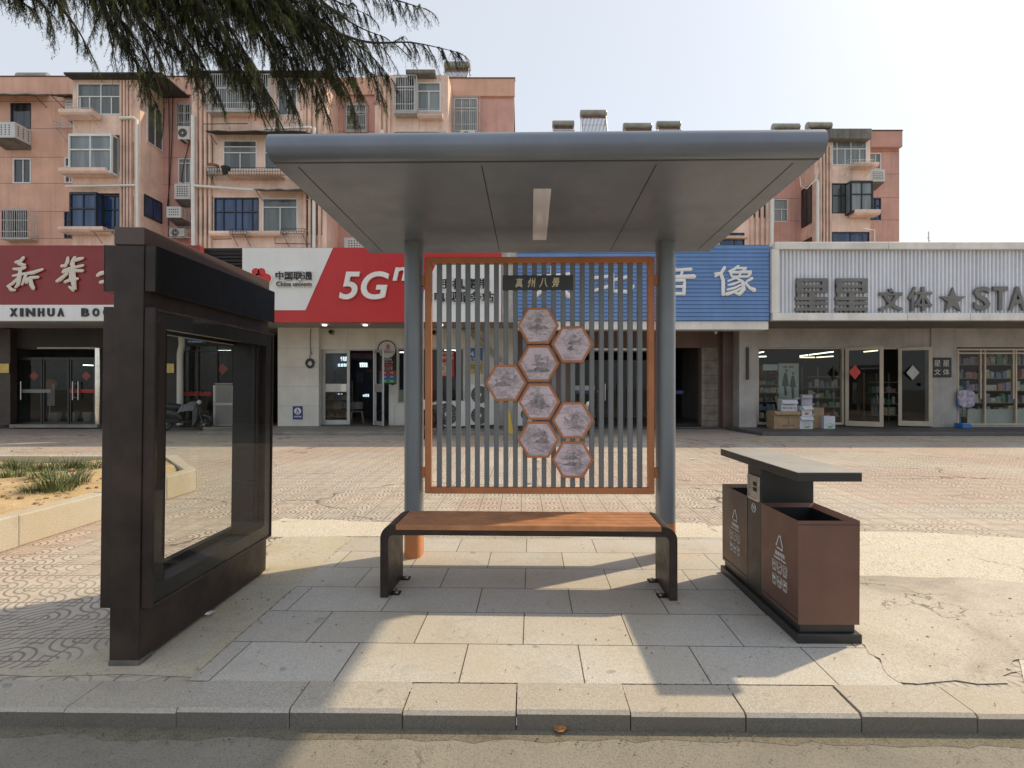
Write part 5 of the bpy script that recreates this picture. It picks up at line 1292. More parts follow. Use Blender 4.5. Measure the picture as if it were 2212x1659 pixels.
ac_unit(938, 866, 1011, 923, 16.95, .4, 'low wide air conditioner beside the tall two fan one', 1, .38)
ac_unit(1117, 868, 1150, 922, 16.9, .4, 'air conditioner right of the yellow wet floor sign, mostly behind hexagons', 1, .6)
for pts in ([(1003, 716), (1016, 716), (1028, 722), (1060, 755), (1083, 777)], [(1006, 719), (1020, 726), (1050, 758), (1083, 782)], [(990, 712), (1045, 714), (1048, 740), (1048, 830)]):
    add('pipe', MB().tube([PP(a, b, YF-.1) for a, b in pts], .035, 6), mat('lagged_pipe', (.46, .44, .38), .7), S2, smooth=True)
ys = thing('wet_floor_sign', 'narrow yellow folding warning board standing behind the slats', 'warning sign', (XX(1099, 16.1), 16.1, 0)); x_ = XX(1099, 16.1)
for dy in (-.14, .14): add('board', MB().add([(x_-.15, 16.1+dy, .0), (x_+.15, 16.1+dy, .0), (x_+.03, 16.1+dy*.1, .71), (x_-.03, 16.1+dy*.1, .71), (x_-.15, 16.1+dy+.02, .0), (x_+.15, 16.1+dy+.02, .0), (x_+.03, 16.1+dy*.1+.02, .71), (x_-.03, 16.1+dy*.1+.02, .71)], [(0, 1, 2, 3), (7, 6, 5, 4), (0, 4, 5, 1), (1, 5, 6, 2), (2, 6, 7, 3), (3, 7, 4, 0)]), mat('warn_yellow', (.62, .42, .04), .5), ys)

# ---- scooters
def scooter(name, label, loc, rz, body_m, mir=False):
    t = thing(name, label, 'scooter', loc, (0, 0, rz), 'scooters parked by the shops', local=True)      # faces +x
    for x in (-.58, .62):
        w_ = MB(); n = 20
        w_.tube([(x+.185*math.cos(R(18*k)), 0, .23+.185*math.sin(R(18*k))) for k in range(21)], .048, 8, False)
        a = add('wheel', w_, mat('tyre_rubber', (.018, .018, .018), .8), t, smooth=True)
        rm = MB().cyl((x, -.03, .23), (x, .03, .23), .06, 12)
        for k in range(5): an = R(72*k); rm.tube([(x, 0, .23), (x+.15*math.cos(an), 0, .23+.15*math.sin(an))], .016, 5)
        rm.tube([(x+.145*math.cos(R(18*k)), 0, .23+.145*math.sin(R(18*k))) for k in range(21)], .014, 6, False)
        add('rim', rm, mat('rim_grey', (.28, .28, .28), .3, .8), a, smooth=True)
    add('fork', MB().tube([(.62, -.07, .23), (.50, -.06, .62)], .022, 6).tube([(.62, .07, .23), (.50, .06, .62)], .022, 6).tube([(.50, 0, .60), (.40, 0, .98)], .03, 8), mat('fork_metal', (.12, .12, .12), .4, .6), t, smooth=True)
    add('front_fender', MB().tube([(.62+.26*math.cos(R(a)), 0, .23+.26*math.sin(R(a))) for a in (20, 50, 80, 110, 140)], [.03, .075, .085, .08, .04], 8), body_m, t, smooth=True)
    sh = MB().add([(.44, -.17, .32), (.44, .17, .32), (.36, .20, .62), (.36, -.20, .62), (.33, -.15, .90), (.33, .15, .90), (.50, -.08, .34), (.50, .08, .34), (.50, .10, .62), (.50, -.10, .62), (.44, -.07, .92), (.44, .07, .92)],
                  [(0, 1, 2, 3), (3, 2, 5, 4), (7, 6, 9, 8), (8, 9, 10, 11), (0, 3, 9, 6), (3, 4, 10, 9), (2, 1, 7, 8), (5, 2, 8, 11), (4, 5, 11, 10), (1, 0, 6, 7)])
    add('leg_shield', sh, body_m, t, bevel=.02, seg=2, smooth=True)
    hb = MB().tube([(.34, -.36, 1.02), (.38, -.2, 1.03), (.42, 0, .99), (.38, .2, 1.03), (.34, .36, 1.02)], .014, 6)
    for s in (-1, 1): hb.tube([(.34, s*.36, 1.02), (.37, s*.25, 1.025)], .024, 8); hb.tube([(.39, s*.2, 1.03), (.42, s*.27, 1.24)], .007, 5)
    h_ = add('handlebar', hb, BLACKM, t, smooth=True)
    for s in (-1, 1): add('mirror', MB().ball((.42, s*.29, 1.28), .062, 10, (.3, 1, .7)), mat('mirror_back', (.05, .05, .05), .2), h_, smooth=True)
    add('headlight', MB().ball((.47, 0, .93), .09, 12, (.7, 1, .9)), mat('headlight_glass', (.75, .74, .68), .1), t, smooth=True)
    add('floorboard', MB().box(-.15, .42, -.14, .14, .28, .34).box(-.5, -.1, -.12, .12, .26, .42), BLACKM, t, bevel=.02)
    add('body', MB().tube([(-.08, 0, .36), (-.16, 0, .50), (-.40, 0, .58), (-.70, 0, .62), (-.84, 0, .66)], [.10, .16, .175, .14, .05], 10), body_m, t, smooth=True)
    add('seat', MB().tube([(-.06, 0, .71), (-.14, 0, .76), (-.40, 0, .775), (-.66, 0, .80), (-.76, 0, .80)], [.06, .115, .135, .12, .06], 10), mat('seat_vinyl', (.02, .02, .022), .5), t, smooth=True)
    add('tail_light', MB().ball((-.85, 0, .64), .05, 8, (.5, 1.2, .7)), mat('tail_red', (.4, .02, .02), .2), t)
    return t
BODYD = mat('scooter_black', (.03, .03, .032), .3, .1); BODYC = mat('scooter_cream', (.55, .47, .36), .35)
s1 = scooter('scooter', 'black scooter with a checked cover, seen through the information stand glass', (XX(398, 17.0), 17.0, 0), R(4), BODYD)
def check_mat():
    m, t, b = nodes('checked_cloth'); N = NT(t); p = N.n('ShaderNodeTexCoord').outputs['Object']
    ck = N.n('ShaderNodeTexChecker'); ck.inputs['Scale'].default_value = 24; ck.inputs['Color1'].default_value = (.30, .30, .32, 1); ck.inputs['Color2'].default_value = (.05, .05, .06, 1)
    N.l(p, ck.inputs['Vector']); N.l(ck.outputs[0], b.inputs['Base Color']); b.inputs['Roughness'].default_value = .9; return m
cv = MB(); nx, ny = 12, 10
for j in range(ny+1):
    for i in range(nx+1):
        u, v = i/nx, j/ny; y = (v-.5)*.62
        x = -.05+u*.62; z = 1.06-.25*max(0, u-.45)**1.2-.42*abs(v-.5)**1.6*2-.20*(1-u)+.012*math.sin(9*u+7*v)
        if u > .75: x = .415+.02*math.sin(v*9)+.1*(1-abs(v-.5)*2)*.6; z -= (u-.75)*2.0
        cv.v.append(Vector((x, y, z)))
cv.f = [(j*(nx+1)+i, j*(nx+1)+i+1, (j+1)*(nx+1)+i+1, (j+1)*(nx+1)+i) for j in range(ny) for i in range(nx)]
cov = add('scooter_cover', cv, check_mat(), None, smooth=True, keep=True, label='black and white checked cloth draped over the handlebar of the scooter', cat='cover')
cov.location = s1.location; cov.rotation_euler = s1.rotation_euler
s2 = scooter('scooter', 'scooter with green number plate parked behind the left shelter post and slats', (XX(933, 14.9), 14.95, 0), R(78), BODYD)
add('number_plate', MB().box(-.90, -.885, -.11, .11, .47, .60), mat('plate_green', (.08, .45, .30), .4), s2, label='small green number plate')
add('top_box', MB().box(-.92, -.62, -.17, .17, .80, 1.08), mat('box_cream', (.6, .56, .46), .4), s2, bevel=.05, seg=2)
scooter('scooter', 'cream scooter mostly hidden by the lower hexagons of the screen', (XX(1262, 15.6), 15.6, 0), R(-80), BODYC)

# ---- music shop
S3 = thing('music_shop', 'music shop with dark doorways below the blue slatted sign', 'shop', (XX(1390, YF), YF, 0))
shell(S3, 1118, 1662, YF)
WALLP = mat('dusky_pink_wall', (.20, .135, .12), .7, 0, .15, 1, streak=.3)
hol = [(XX(1236, YF), XX(1404, YF), .04, ZZ(760, YF)), (XX(1459, YF), XX(1514, YF), .04, ZZ(751, YF))]
add('front_wall', MB().wall(XX(1118, YF), XX(1596, YF), 0, 3.52, YF, hol, .3), WALLP, S3)
add('beam', MB().box(XX(1118, YS), XX(1662, YS), YS+.05, YS+.5, ZZ(712, YS+.05), ZZ(693.5, YS+.05)), TRIMW, S3, bevel=.01)
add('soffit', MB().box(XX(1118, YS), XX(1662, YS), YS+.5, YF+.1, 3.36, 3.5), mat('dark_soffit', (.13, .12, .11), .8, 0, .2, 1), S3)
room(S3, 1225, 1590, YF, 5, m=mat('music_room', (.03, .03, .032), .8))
add('lintel', MB().pbox(1234, 752, 1406, 757, YF-.06, .1).pbox(1234, 757, 1238, 922, YF-.06, .1).pbox(1402, 757, 1406, 922, YF-.06, .1), mat('chrome_trim', (.45, .43, .38), .25, .9, .2, 6), S3)
for a, b in ((1238, 1292), (1293, 1347), (1348, 1402)): door(S3, a, b, 778, 922, YF+.1, mat('door_black', (.03, .03, .03), .35), PGLASS, .04)
add('door_handle', MB().tube([PP(1307, 829, YF), PP(1307, 865, YF)], .018, 8).tube([PP(1335, 829, YF), PP(1335, 865, YF)], .018, 8), STEEL, S3)
add('pale_sticker', MB().pbox(1240, 833, 1285, 843, YF+.06, .006), mat('sticker_pale', (.45, .50, .42), .5), S3); add('blue_sticker', MB().pbox(1240, 843.5, 1285, 851, YF+.06, .006), mat('sticker_blue', (.03, .05, .20), .5), S3); add('blue_sticker', MB().pbox(1460, 843.5, 1476, 851, YF+.35, .006), mat('sticker_blue', (.03, .05, .20), .5), S3)
rt = MB()
for k in range(14): x = XX(1522+k*1.9, YF-.03); rt.box(x-.008, x+.008, YF-.045, YF-.03, .04, ZZ(751, YF))
rt.box(XX(1516, YF), XX(1550, YF), YF-.028, YF-.002, .04, ZZ(751, YF))
add('folding_gate', rt, mat('gate_tan', (.32, .28, .23), .6, .1, .2, 4), S3)
tj = MB()
for k in range(9): tj.pbox(1516, 778+k*16.3, 1550, 779+k*16.3, YF-.05, .02)
tj.pbox(1240, 778, 1253, 780, YF-.02, .02)
add('gate_bars', tj, mat('gate_bar', (.12, .10, .085), .6), S3)
add('pillar', MB().pbox(1562, 712, 1594, 926, YF-.3, .3), mat('brown_tile', (.17, .115, .10), .5, 0, .15, 2, streak=.2), S3)
add('threshold', MB().pbox(1230, 922, 1560, 925, YF-.2, .3), STEPD, S3)
add('lamp', MB().ball(PP(1546, 718, YF-.8), .06, 10).cyl(PP(1546, 714, YF-.8), PP(1546, 706, YF-.8), .03, 8), mat('lamp_white', (.7, .7, .66), .4), S3)
G3 = thing('shop_sign', 'blue slatted sign with white clerical script lettering over the dark music shop', 'shop sign', (XX(1390, YS), YS, ZZ(693, YS)), group='shop signs')
bs = MB(); n = 19
for k in range(n):
    a = 530+(693-530)*k/n; b = 530+(693-530)*(k+1)/n-.9
    x0, x1 = XX(1117.5, YS), XX(1661, YS); z1_, z0_ = ZZ(a, YS), ZZ(b, YS)
    bs.prism([(YS+.05, z0_), (YS-.012, z0_), (YS-.002, z1_), (YS+.05, z1_)], x0, x1, 'x')
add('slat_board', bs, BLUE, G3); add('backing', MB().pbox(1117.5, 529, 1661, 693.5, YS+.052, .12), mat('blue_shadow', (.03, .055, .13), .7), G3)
wid = .062
xiang = [[(.26, .04, .9), (.18, .22, .9), (.02, .36, .6)], [(.0, .26, .5), (.16, .26, 1.0), (.22, .5, 1.0), (.22, 1.0, 1.0)], [(.60, .0, .8), (.48, .12, .8), (.36, .18, .5)], [(.56, .07, .6), (.80, .07, .8), (.70, .17, .6)], [(.40, .22, .7), (.92, .20, .9), (.84, .36, .7)], [(.40, .22, .7), (.44, .37, .6)], [(.44, .37, .6), (.84, .36, .7)], [(.66, .17, .6), (.62, .36, .7), (.34, .52, .5)],
         [(.56, .42, .6), (.70, .54, .9), (.74, .80, 1.0), (.62, .98, 1.0), (.52, .93, .6)], [(.66, .52, .5), (.48, .62, .7), (.34, .66, .5)], [(.70, .62, .5), (.50, .76, .7), (.32, .82, .6)], [(.72, .72, .5), (.52, .88, .8), (.30, .98, 1.0)], [(.94, .42, .9), (.80, .54, .6)], [(.76, .56, .6), (.88, .76, .9), (1.0, .84, 1.3)]]
yin = [[(.46, .0, .9), (.52, .09, .9)], [(.1, .16, .9), (.5, .14, .8), (.92, .11, 1.)], [(.34, .20, .8), (.30, .36, .8)], [(.70, .20, .8), (.66, .36, .7)], [(.0, .42, 1.), (.5, .37, .9), (1.0, .36, 1.3)], [(.24, .50, .9), (.26, .98, 1.)], [(.24, .50, .8), (.76, .49, .9), (.74, .98, 1.)], [(.28, .72, .8), (.72, .71, .8)], [(.28, .96, .9), (.74, .96, .9)]]
da = [[(.0, .36, 1.2), (.5, .32, 1.), (1., .28, 1.3)], [(.5, .0, 1.), (.5, .35, 1.1), (.3, .7, 1.), (.0, 1., 1.2)], [(.52, .36, .8), (.7, .7, 1.1), (1., 1., 1.5)]]
di = [[(.0, .34, .9), (.36, .28, .9)], [(.18, .06, .9), (.18, .74, 1.)], [(.0, .86, .8), (.36, .68, 1.)], [(.40, .46, .8), (.96, .26, 1.), (.92, .60, .9)], [(.68, .0, .9), (.68, .66, 1.)], [(.48, .16, .9), (.48, .86, 1.), (.9, .90, 1.1), (1., .66, .9)]]
wid = .054
for st, a, b, c, d in ((xiang, 1543, 575, 1630, 637), (yin, 1412, 575, 1500, 637), (da, 1156, 575, 1230, 640), (di, 1282, 582, 1368, 636)):
    add('lettering', brush(st, a, b, c, d, YS-.03, wid, .4), LETW, G3, smooth=True)

# ---- stationery shop
Y4 = 17.3
S4 = thing('stationery_shop', 'grey plastered stationery shop with beige framed glass doors at right', 'shop', (XX(1900, Y4), Y4, 0))
x0, x1 = XX(1662, YS), XX(2480, YS)
add('roof', MB().box(XX(1663, YS), x1, YS+.2, Y4+6, 3.52, 3.8), SOFF, S4)
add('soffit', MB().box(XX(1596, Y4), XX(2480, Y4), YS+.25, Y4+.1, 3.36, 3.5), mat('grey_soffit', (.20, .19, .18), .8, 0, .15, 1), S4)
hol = [(XX(1635, Y4), XX(2011, Y4), .0, ZZ(751, Y4)), (XX(2067, Y4), XX(2440, Y4), ZZ(919, Y4), ZZ(750, Y4))]
add('front_wall', MB().wall(XX(1597, Y4), XX(2600, Y4), 0, 3.5, Y4, hol, .25).quad((XX(1597, Y4), YF+.4, 0), (XX(1597, Y4), Y4, 0), (XX(1597, Y4), Y4, 3.5), (XX(1597, Y4), YF+.4, 3.5)), GREYW, S4)
add('pier', MB().box(XX(1597, Y4-.1), XX(1634, Y4-.1), Y4-.1, Y4, .1, 3.36), GREYW, S4); add('pier', MB().box(XX(2012, Y4-.06), XX(2066, Y4-.06), Y4-.06, Y4, .1, 3.36), GREYW, S4)
add('step', MB().prism([(XX(1590, Y4)-.25, Y4+.3), (XX(1590, Y4)-.25, Y4-.1), (XX(1647, 15.24), 15.24), (XX(2500, 15.24), 15.24), (XX(2500, 15.24), Y4+.3)], 0, .102, 'z'), STEPD, S4, bevel=.012)
room(S4, 1600, 2600, Y4, 6, m=mat('stationery_room', (.065, .065, .06), .8))
window(S4, (1634, 749, 1823, 917), Y4+.1, [], [], BEIGE, PGLASS, .075)
window(S4, (2067, 753, 2440, 918), Y4+.1, [(.14, 0, .66), .165, (.33, 0, .66), .345, (.52, 0, 1), .7], [.06], BEIGE, PGLASS, .06)
door(S4, 1826, 1894, 751, 919, Y4+.02, BEIGE, PGLASS, .10, ang=38, hinge='l'); door(S4, 1940, 2000, 751, 919, Y4+.02, BEIGE, PGLASS, .10, ang=24, hinge='l')
add('door_frame', MB().pbox(1822, 749, 2011, 754, Y4+.04, .1), BEIGE, S4)
def diamond(root, px, py, sx, sz, Y, m): add('diamond', MB().prism([(XX(px-sx, Y), ZZ(py, Y)), (XX(px, Y), ZZ(py+sz, Y)), (XX(px+sx, Y), ZZ(py, Y)), (XX(px, Y), ZZ(py-sz, Y))], Y, Y+.008), m, root)
diamond(S4, 1847, 804, 13, 16, Y4-.45, mat('paper_red', (.50, .05, .035), .6)); diamond(S4, 1972, 805, 14, 16, Y4-.28, mat('paper_grey', (.42, .42, .40), .6))
add('door_lock', MB().pbox(1989, 827, 1995, 834, Y4-.42, .05), BLACKM, S4)
tubes(S4, [(1634, 763, 1650, 760, Y4+2), (1634, 770.5, 1655, 770, Y4+3), (1728, 769, 1745, 767, Y4+3), (1748, 766.5, 1776, 763, Y4+3), (1778, 762.5, 1800, 760, Y4+3), (1671, 752.6, 1678, 752.4, Y4+1.5), (1730, 752.6, 1737, 752.4, Y4+1.5), (1788, 752.6, 1797, 752.4, Y4+1.5), (1905, 752.6, 1913, 752.4, Y4+1.5)])
tubes(S4, [(1728, 772, 1760, 772, Y4+4), (1764, 772, 1800, 769.5, Y4+4), (1866, 760, 1896, 757, Y4+3)], TUBEW)
shelves(S4, 2072, 2440, Y4+1.2, [.35, .85, 1.28, 1.72, 2.2, 2.7], .4, 3); shelves(S4, 1640, 1690, Y4+1.4, [.3, .6, .9, 1.2, 1.5, 1.8], .4, 6); shelves(S4, 1745, 1815, Y4+2.6, [.3, .65, 1., 1.4, 1.8], .4, 7); shelves(S4, 1885, 1940, Y4+3.2, [.3, .75, 1.2, 1.6], .5, 8)
add('lower_panel', MB().pbox(2090, 884, 2440, 914, Y4+.22, .03), mat('pale_panel', (.42, .45, .43), .5), S4)
add('red_banner', MB().box(XX(1640, Y4+.9), XX(1712, Y4+.9), Y4+.9, Y4+.92, ZZ(810, Y4+.9), ZZ(790, Y4+.9)), mat('banner_red', (.20, .03, .035), .6), S4); add('banner_lettering', ptext('开业大吉', 1646, 793, 1700, 807, Y4+.89, depth=.006), mat('banner_text2', (.40, .34, .34), .6), S4)
vl = thing('wall_lamp', 'slim black vertical wall lamp on the grey pier', 'wall lamp', (XX(1615.5, Y4-.15), Y4-.15, ZZ(820, Y4)))
add('tube', MB().pbox(1613, 750, 1618.3, 820, Y4-.17, .05), mat('lamp_black', (.03, .027, .025), .4), vl, bevel=.008); add('back_plate', MB().pbox(1614, 770, 1617.4, 800, Y4-.12, .02), BLACKM, vl)
pb_ = thing('poster', 'pale green poster with two tall figures inside the stationery window', 'poster', (XX(1711, Y4+.35), Y4+.35, ZZ(860, Y4)))
YP = Y4+.30
add('sheet', MB().pbox(1682, 785, 1725.5, 862, YP, .012), mat('poster_green', (.34, .40, .36), .5, 0, .08, 2), pb_)
fg = MB()
for cx, hh, s_ in ((1697, 800, 1), (1713, 806, .9)):
    fg.join(ppoly([(cx-3*s_, hh+6), (cx+3*s_, hh+6), (cx+6*s_, hh+28*s_), (cx+8*s_, hh+34*s_), (cx+2, hh+34*s_), (cx+3, hh+54), (cx-2, hh+54), (cx-4, hh+34*s_), (cx-8*s_, hh+33*s_)], YP-.004, YP+.001))
add('figures', fg, mat('figure_green', (.05, .085, .06), .6), pb_)
hd_ = MB()
for cx, hh in ((1697, 801), (1712, 807)): hd_.cyl(PP(cx, hh, YP-.006), PP(cx, hh, YP), .06, 12)
add('heads', hd_, mat('figure_hair', (.22, .17, .10), .6), pb_); add('headline', MB().pbox(1692, 790.5, 1701, 794.5, YP-.003, .005).pbox(1704, 790.5, 1714, 794.5, YP-.003, .005), mat('headline_red', (.30, .12, .09), .6), pb_)
add('header_card', MB().pbox(1648, 787, 1680, 800, YP-.02, .02), mat('card_pale', (.42, .46, .42), .5), pb_)
bd2 = plaque(2010, 772.5, 2056, 815, Y4-.1, 'square black name board on the grey pier between door and window', 'name_board', mat('board_black', (.022, .022, .024), .5), 'sign')
nb = MB()
for ch, a, b in (('星', 2018, 778), ('星', 2037, 778), ('文', 2018, 797), ('体', 2037, 797)): ptext(ch, a, b, a+14, b+13, Y4-.104, depth=.012, bold=.0, mb=nb)
add('lettering', nb, mat('letter_silver', (.6, .6, .58), .4), bd2)
# cardboard boxes
CARD = mat('cardboard', (.36, .25, .145), .8, 0, .14, 6); CARDW = mat('white_carton', (.60, .62, .66), .6, 0, .06, 5)
def carton(px0, py0, px1, py1, Y, d, m, label, rz=0, flaps=True, tiltx=0, name='carton', tone=None):
    x0, x1 = XX(px0, Y), XX(px1, Y); z0, z1 = ZZ(py1, Y), ZZ(py0, Y); cx = (x0+x1)/2; w_ = (x1-x0)/2; h_ = z1-z0
    t = thing(name, label, 'box', (cx, Y+d/2, z0), (tiltx, 0, rz), 'cardboard boxes outside the stationery shop', local=True)
    b_ = MB(); e = .006
    b_.box(-w_, w_, -d/2, -d/2+e, 0, h_).box(-w_, w_, d/2-e, d/2, 0, h_).box(-w_, -w_+e, -d/2+e, d/2-e, 0, h_).box(w_-e, w_, -d/2+e, d/2-e, 0, h_).box(-w_+e, w_-e, -d/2+e, d/2-e, 0, e)
    add('carton_body', b_, m, t)
    if flaps:
        add('flap', MB().add([(-w_, -d/2, h_+.001), (w_, -d/2, h_+.001), (w_*.96, -d/2-.10, h_-.10), (-w_*.9, -d/2-.09, h_-.11)], [(0, 1, 2, 3)]), m, t)
        add('flap', MB().add([(w_, -d/2, h_+.001), (w_, d/2, h_+.001), (w_+.10, d/2, h_+.08), (w_+.11, -d/2, h_+.07)], [(0, 1, 2, 3)]), m, t)
    return t, w_, d, h_
def tree_print(t, w_, d):
    mb = MB()
    for k in range(4): mb.ball((.02+.035*k-.05, -d/2-.001, .05+.02*(k % 2)), .035, 8, (1, .05, .8))
    add('green_print', mb, mat('green_print', (.16, .42, .10), .7), t)
    add('arc_print', MB().tube([(.01+.15*math.cos(R(q)), -d/2-.001, .02+.14*math.sin(R(q))) for q in range(20, 161, 20)], .006, 5, True, .3), mat('teal_print', (.12, .25, .26), .7), t)
def cart(px0, px1, hgt, Y, d, z, m, label, **k):
    py1 = PY+(H-z)*F/Y; return carton(px0, py1-hgt, px1, py1, Y, d, m, label, **k)
PZ = .104
t, w_, d, h_ = cart(1672, 1728, 38, 16.55, .5, PZ, CARD, 'large open brown cardboard box at the left of the pile')
add('print', text('JOHOR', -.16, .26, .05, .13, -d/2-.002, .003, .01), mat('brown_print', (.16, .10, .06), .8), t)
add('arrow_print', MB().box(.04, .06, -d/2-.003, -d/2, .18, .36).box(.01, .09, -d/2-.003, -d/2, .165, .18), mat('brown_print', (.16, .10, .06), .8), t)
zb_ = PZ+h_
t, w_, d, h_ = cart(1728, 1756, 27, 16.5, .36, PZ, CARDW, 'white carton with green tree print, touching the large brown box'); tree_print(t, w_, d); zw_ = PZ+h_
t, w_, d, h_ = cart(1780, 1804, 27, 16.6, .32, PZ, CARDW, 'white carton with green tree print standing apart at the right end', flaps=False); tree_print(t, w_, d)
t, w_, d, h_ = cart(1689, 1722, 24, 16.62, .3, zb_+.004, CARDW, 'white printed carton tilted on top of the large brown box', rz=R(-4), tiltx=R(3))
add('print', text('快乐学习', -.20, .2, .06, .13, -d/2-.002, .003, .01), mat('navy_print', (.08, .08, .16), .7), t); add('print_band', MB().box(-.20, .15, -d/2-.003, -d/2, .20, .215), mat('navy_print', (.08, .08, .16), .7), t)
t, w_, d, h_ = cart(1730, 1754, 22, 16.55, .26, zw_+.004, CARDW, 'small white carton with orange print stacked on a white one', rz=R(8))
add('print', MB().box(-.08, .06, -d/2-.003, -d/2, .04, .11), mat('orange_print', (.50, .17, .10), .7), t); zs_ = zw_+h_
cart(1734, 1755, 24, 16.6, .2, zs_+.008, mat('lilac_carton', (.42, .41, .47), .7), 'lilac white carton standing open at the top of the pile', rz=R(-12))
cart(1754, 1780, 44, 16.8, .3, PZ, CARD, 'tall brown cardboard box behind and between the white cartons', rz=R(3), flaps=False)
for nm, lab in (('dustpan', 'blue plastic dustpan with long handle against the stationery window'),):
    t = thing(nm, lab, 'dustpan', (XX(2081, Y4-.4), Y4-.4, .102), (0, 0, .2), local=True)
    add('pan', MB().prism([(-.2, 0), (.2, 0), (.2, .04), (.12, .14), (-.2, .16)], -.14, .14), mat('plastic_blue', (.03, .16, .45), .4), t, bevel=.01); add('handle', MB().tube([(-.12, 0, .12), (-.03, .14, .95)], .012, 6), mat('plastic_blue', (.03, .16, .45), .4), t)
bg_ = MB(); r = random.Random(2)
add('plastic_bag', MB().prism([(XX(a, Y4-.16), ZZ(b, Y4-.16)) for a, b in ((2068, 846), (2079, 842), (2097, 843), (2105, 849), (2104, 876), (2095, 881), (2078, 880), (2069, 874))], Y4-.2, Y4-.12), mat('lilac_bag', (.40, .36, .48), .35, 0, .4, 9), label='big lilac plastic bag hanging at the stationery window', cat='bag', bevel=.02)
# sign with corrugated sheet
G4 = thing('shop_sign', 'white corrugated metal sign with grey metal letters and a star at right', 'shop sign', (XX(1950, YS), YS, ZZ(693, YS)), group='shop signs')
cg = MB(); px = 1683.; x0 = XX(1681, YS); x1 = XX(2500, YS); step = .114; n = int((x1-x0)/step)
for k in range(n):
    x = x0+k*step; zt, zb = ZZ(540, YS), ZZ(677, YS)
    P_ = [(x, YS+.10), (x+.022, YS+.045), (x+.066, YS+.045), (x+.088, YS+.10), (x+step, YS+.10)]
    for (a, ya_), (b, yb_) in zip(P_, P_[1:]): cg.quad((a, ya_, zb), (b, yb_, zb), (b, yb_, zt), (a, ya_, zt))
add('corrugated_sheet', cg, CORR, G4)
add('backing', MB().box(x0-.2, x1, YS+.12, YS+.2, ZZ(692, YS), ZZ(530, YS)), SOFF, G4)
tr_ = MB()
for a, b in ((1666, 1955), (1955.8, 2090), (2090.8, 2500)): tr_.box(XX(a, YS), XX(b, YS), YS-.10, YS+.12, ZZ(693, YS), ZZ(677, YS))
for a, b in ((1671, 1914), (1914.8, 2500)): tr_.box(XX(a, YS), XX(b, YS), YS-.10, YS+.12, ZZ(540, YS), ZZ(524.5, YS))
tr_.box(XX(1664, YS), XX(1680, YS), YS-.098, YS+.118, ZZ(676.9, YS), ZZ(540.1, YS))
add('frame', tr_, TRIMW, G4, bevel=.008)
LG = MB(); YL = YS-.04
def blk(px0, py0, px1, py1, j=0): LG.box(XX(px0, YL), XX(px1, YL), YL+j*.004, YL+.07+j*.003, ZZ(py1, YL), ZZ(py0, YL))
for o in (1719, 1805):
    W = 70; X_ = lambda f: o+W*f
    blk(X_(.03), 601, X_(1), 608, 0); blk(X_(.03), 615, X_(1), 621.5, 0); blk(X_(.03), 627.5, X_(1), 632, 0)          # sun radical bars
    blk(X_(.03), 608, X_(.20), 627.5, 1); blk(X_(.82), 608, X_(1), 627.5, 1)
    blk(X_(.0), 641, X_(1), 648.5, 0); blk(X_(.03), 651.5, X_(1), 658.5, 0); blk(X_(.0), 664, X_(1), 671.5, 0)
    blk(X_(.42), 632, X_(.60), 664, 2); blk(X_(.06), 632, X_(.16), 641, 2)
    for q in (.15, .3, .45, .6, .75, .9): blk(X_(q), 671.5, X_(q+.05), 676.5, 3)
ptext('文', 1899, 622, 1952, 672, YL, depth=.07, bold=.03, mb=LG); ptext('体', 1962, 619, 2015, 672, YL, depth=.07, bold=.015, mb=LG)
sc_ = PP(2059, 649, YL); st = []
for k in range(10):
    a = R(90+36*k); q = .385 if k % 2 == 0 else .155; st.append((sc_.x+q*math.cos(a), sc_.z+q*math.sin(a)*1.0))
LG.prism(st, YL, YL+.07)
for ch, a, b in (('S', 2105, 2140), ('T', 2146, 2178), ('A', 2181, 2218), ('R', 2224, 2258)): ptext(ch, a, 618.5, b, 670, YL, depth=.07, bold=.02, mb=LG)
add('lettering', LG, LETG, G4)
add('small_red_flag', MB().pbox(422, 534, 432, 537, YS+.3, .02), RED, G1)
# ------------------------------------------------------------------ cedar reaching in from the upper left
CE = thing('cedar', 'dark cedar with drooping needle branches hanging in from the upper left', 'tree', (-7.4, 4.0, 0))
TB = Vector((-7.4, 4.0, 0))
bark = mat('cedar_bark', (.055, .043, .033), .95, 0, .3, 9, .5, 30)
add('trunk', MB().tube([TB, TB+Vector((.05, .1, 3)), TB+Vector((.0, .15, 7)), TB+Vector((.1, .1, 11)), TB+Vector((.05, .1, 15))], [.34, .27, .20, .13, .03], 14), bark, CE, smooth=True)
rr = random.Random(21)
LIMB = MB(); NEED = [MB(), MB(), MB()]
def needles(p, q, n, L, tone):
    d = q-p; ln = d.length
    if ln < 1e-5: return
    d = d/ln; a = d.orthogonal().normalized(); b = d.cross(a); mb = NEED[tone]
    for k in range(n):
        f = (k+rr.random())/n; an = rr.uniform(0, 6.283); s = a*math.cos(an)+b*math.sin(an)
        o = p+(q-p)*f; tip = o+(s*.8+d*.75).normalized()*L*rr.uniform(.65, 1.2); w_ = d.cross(s)*.0024
        i = len(mb.v); mb.v += [o-w_, o+w_, tip]; mb.f.append((i, i+1, i+2))
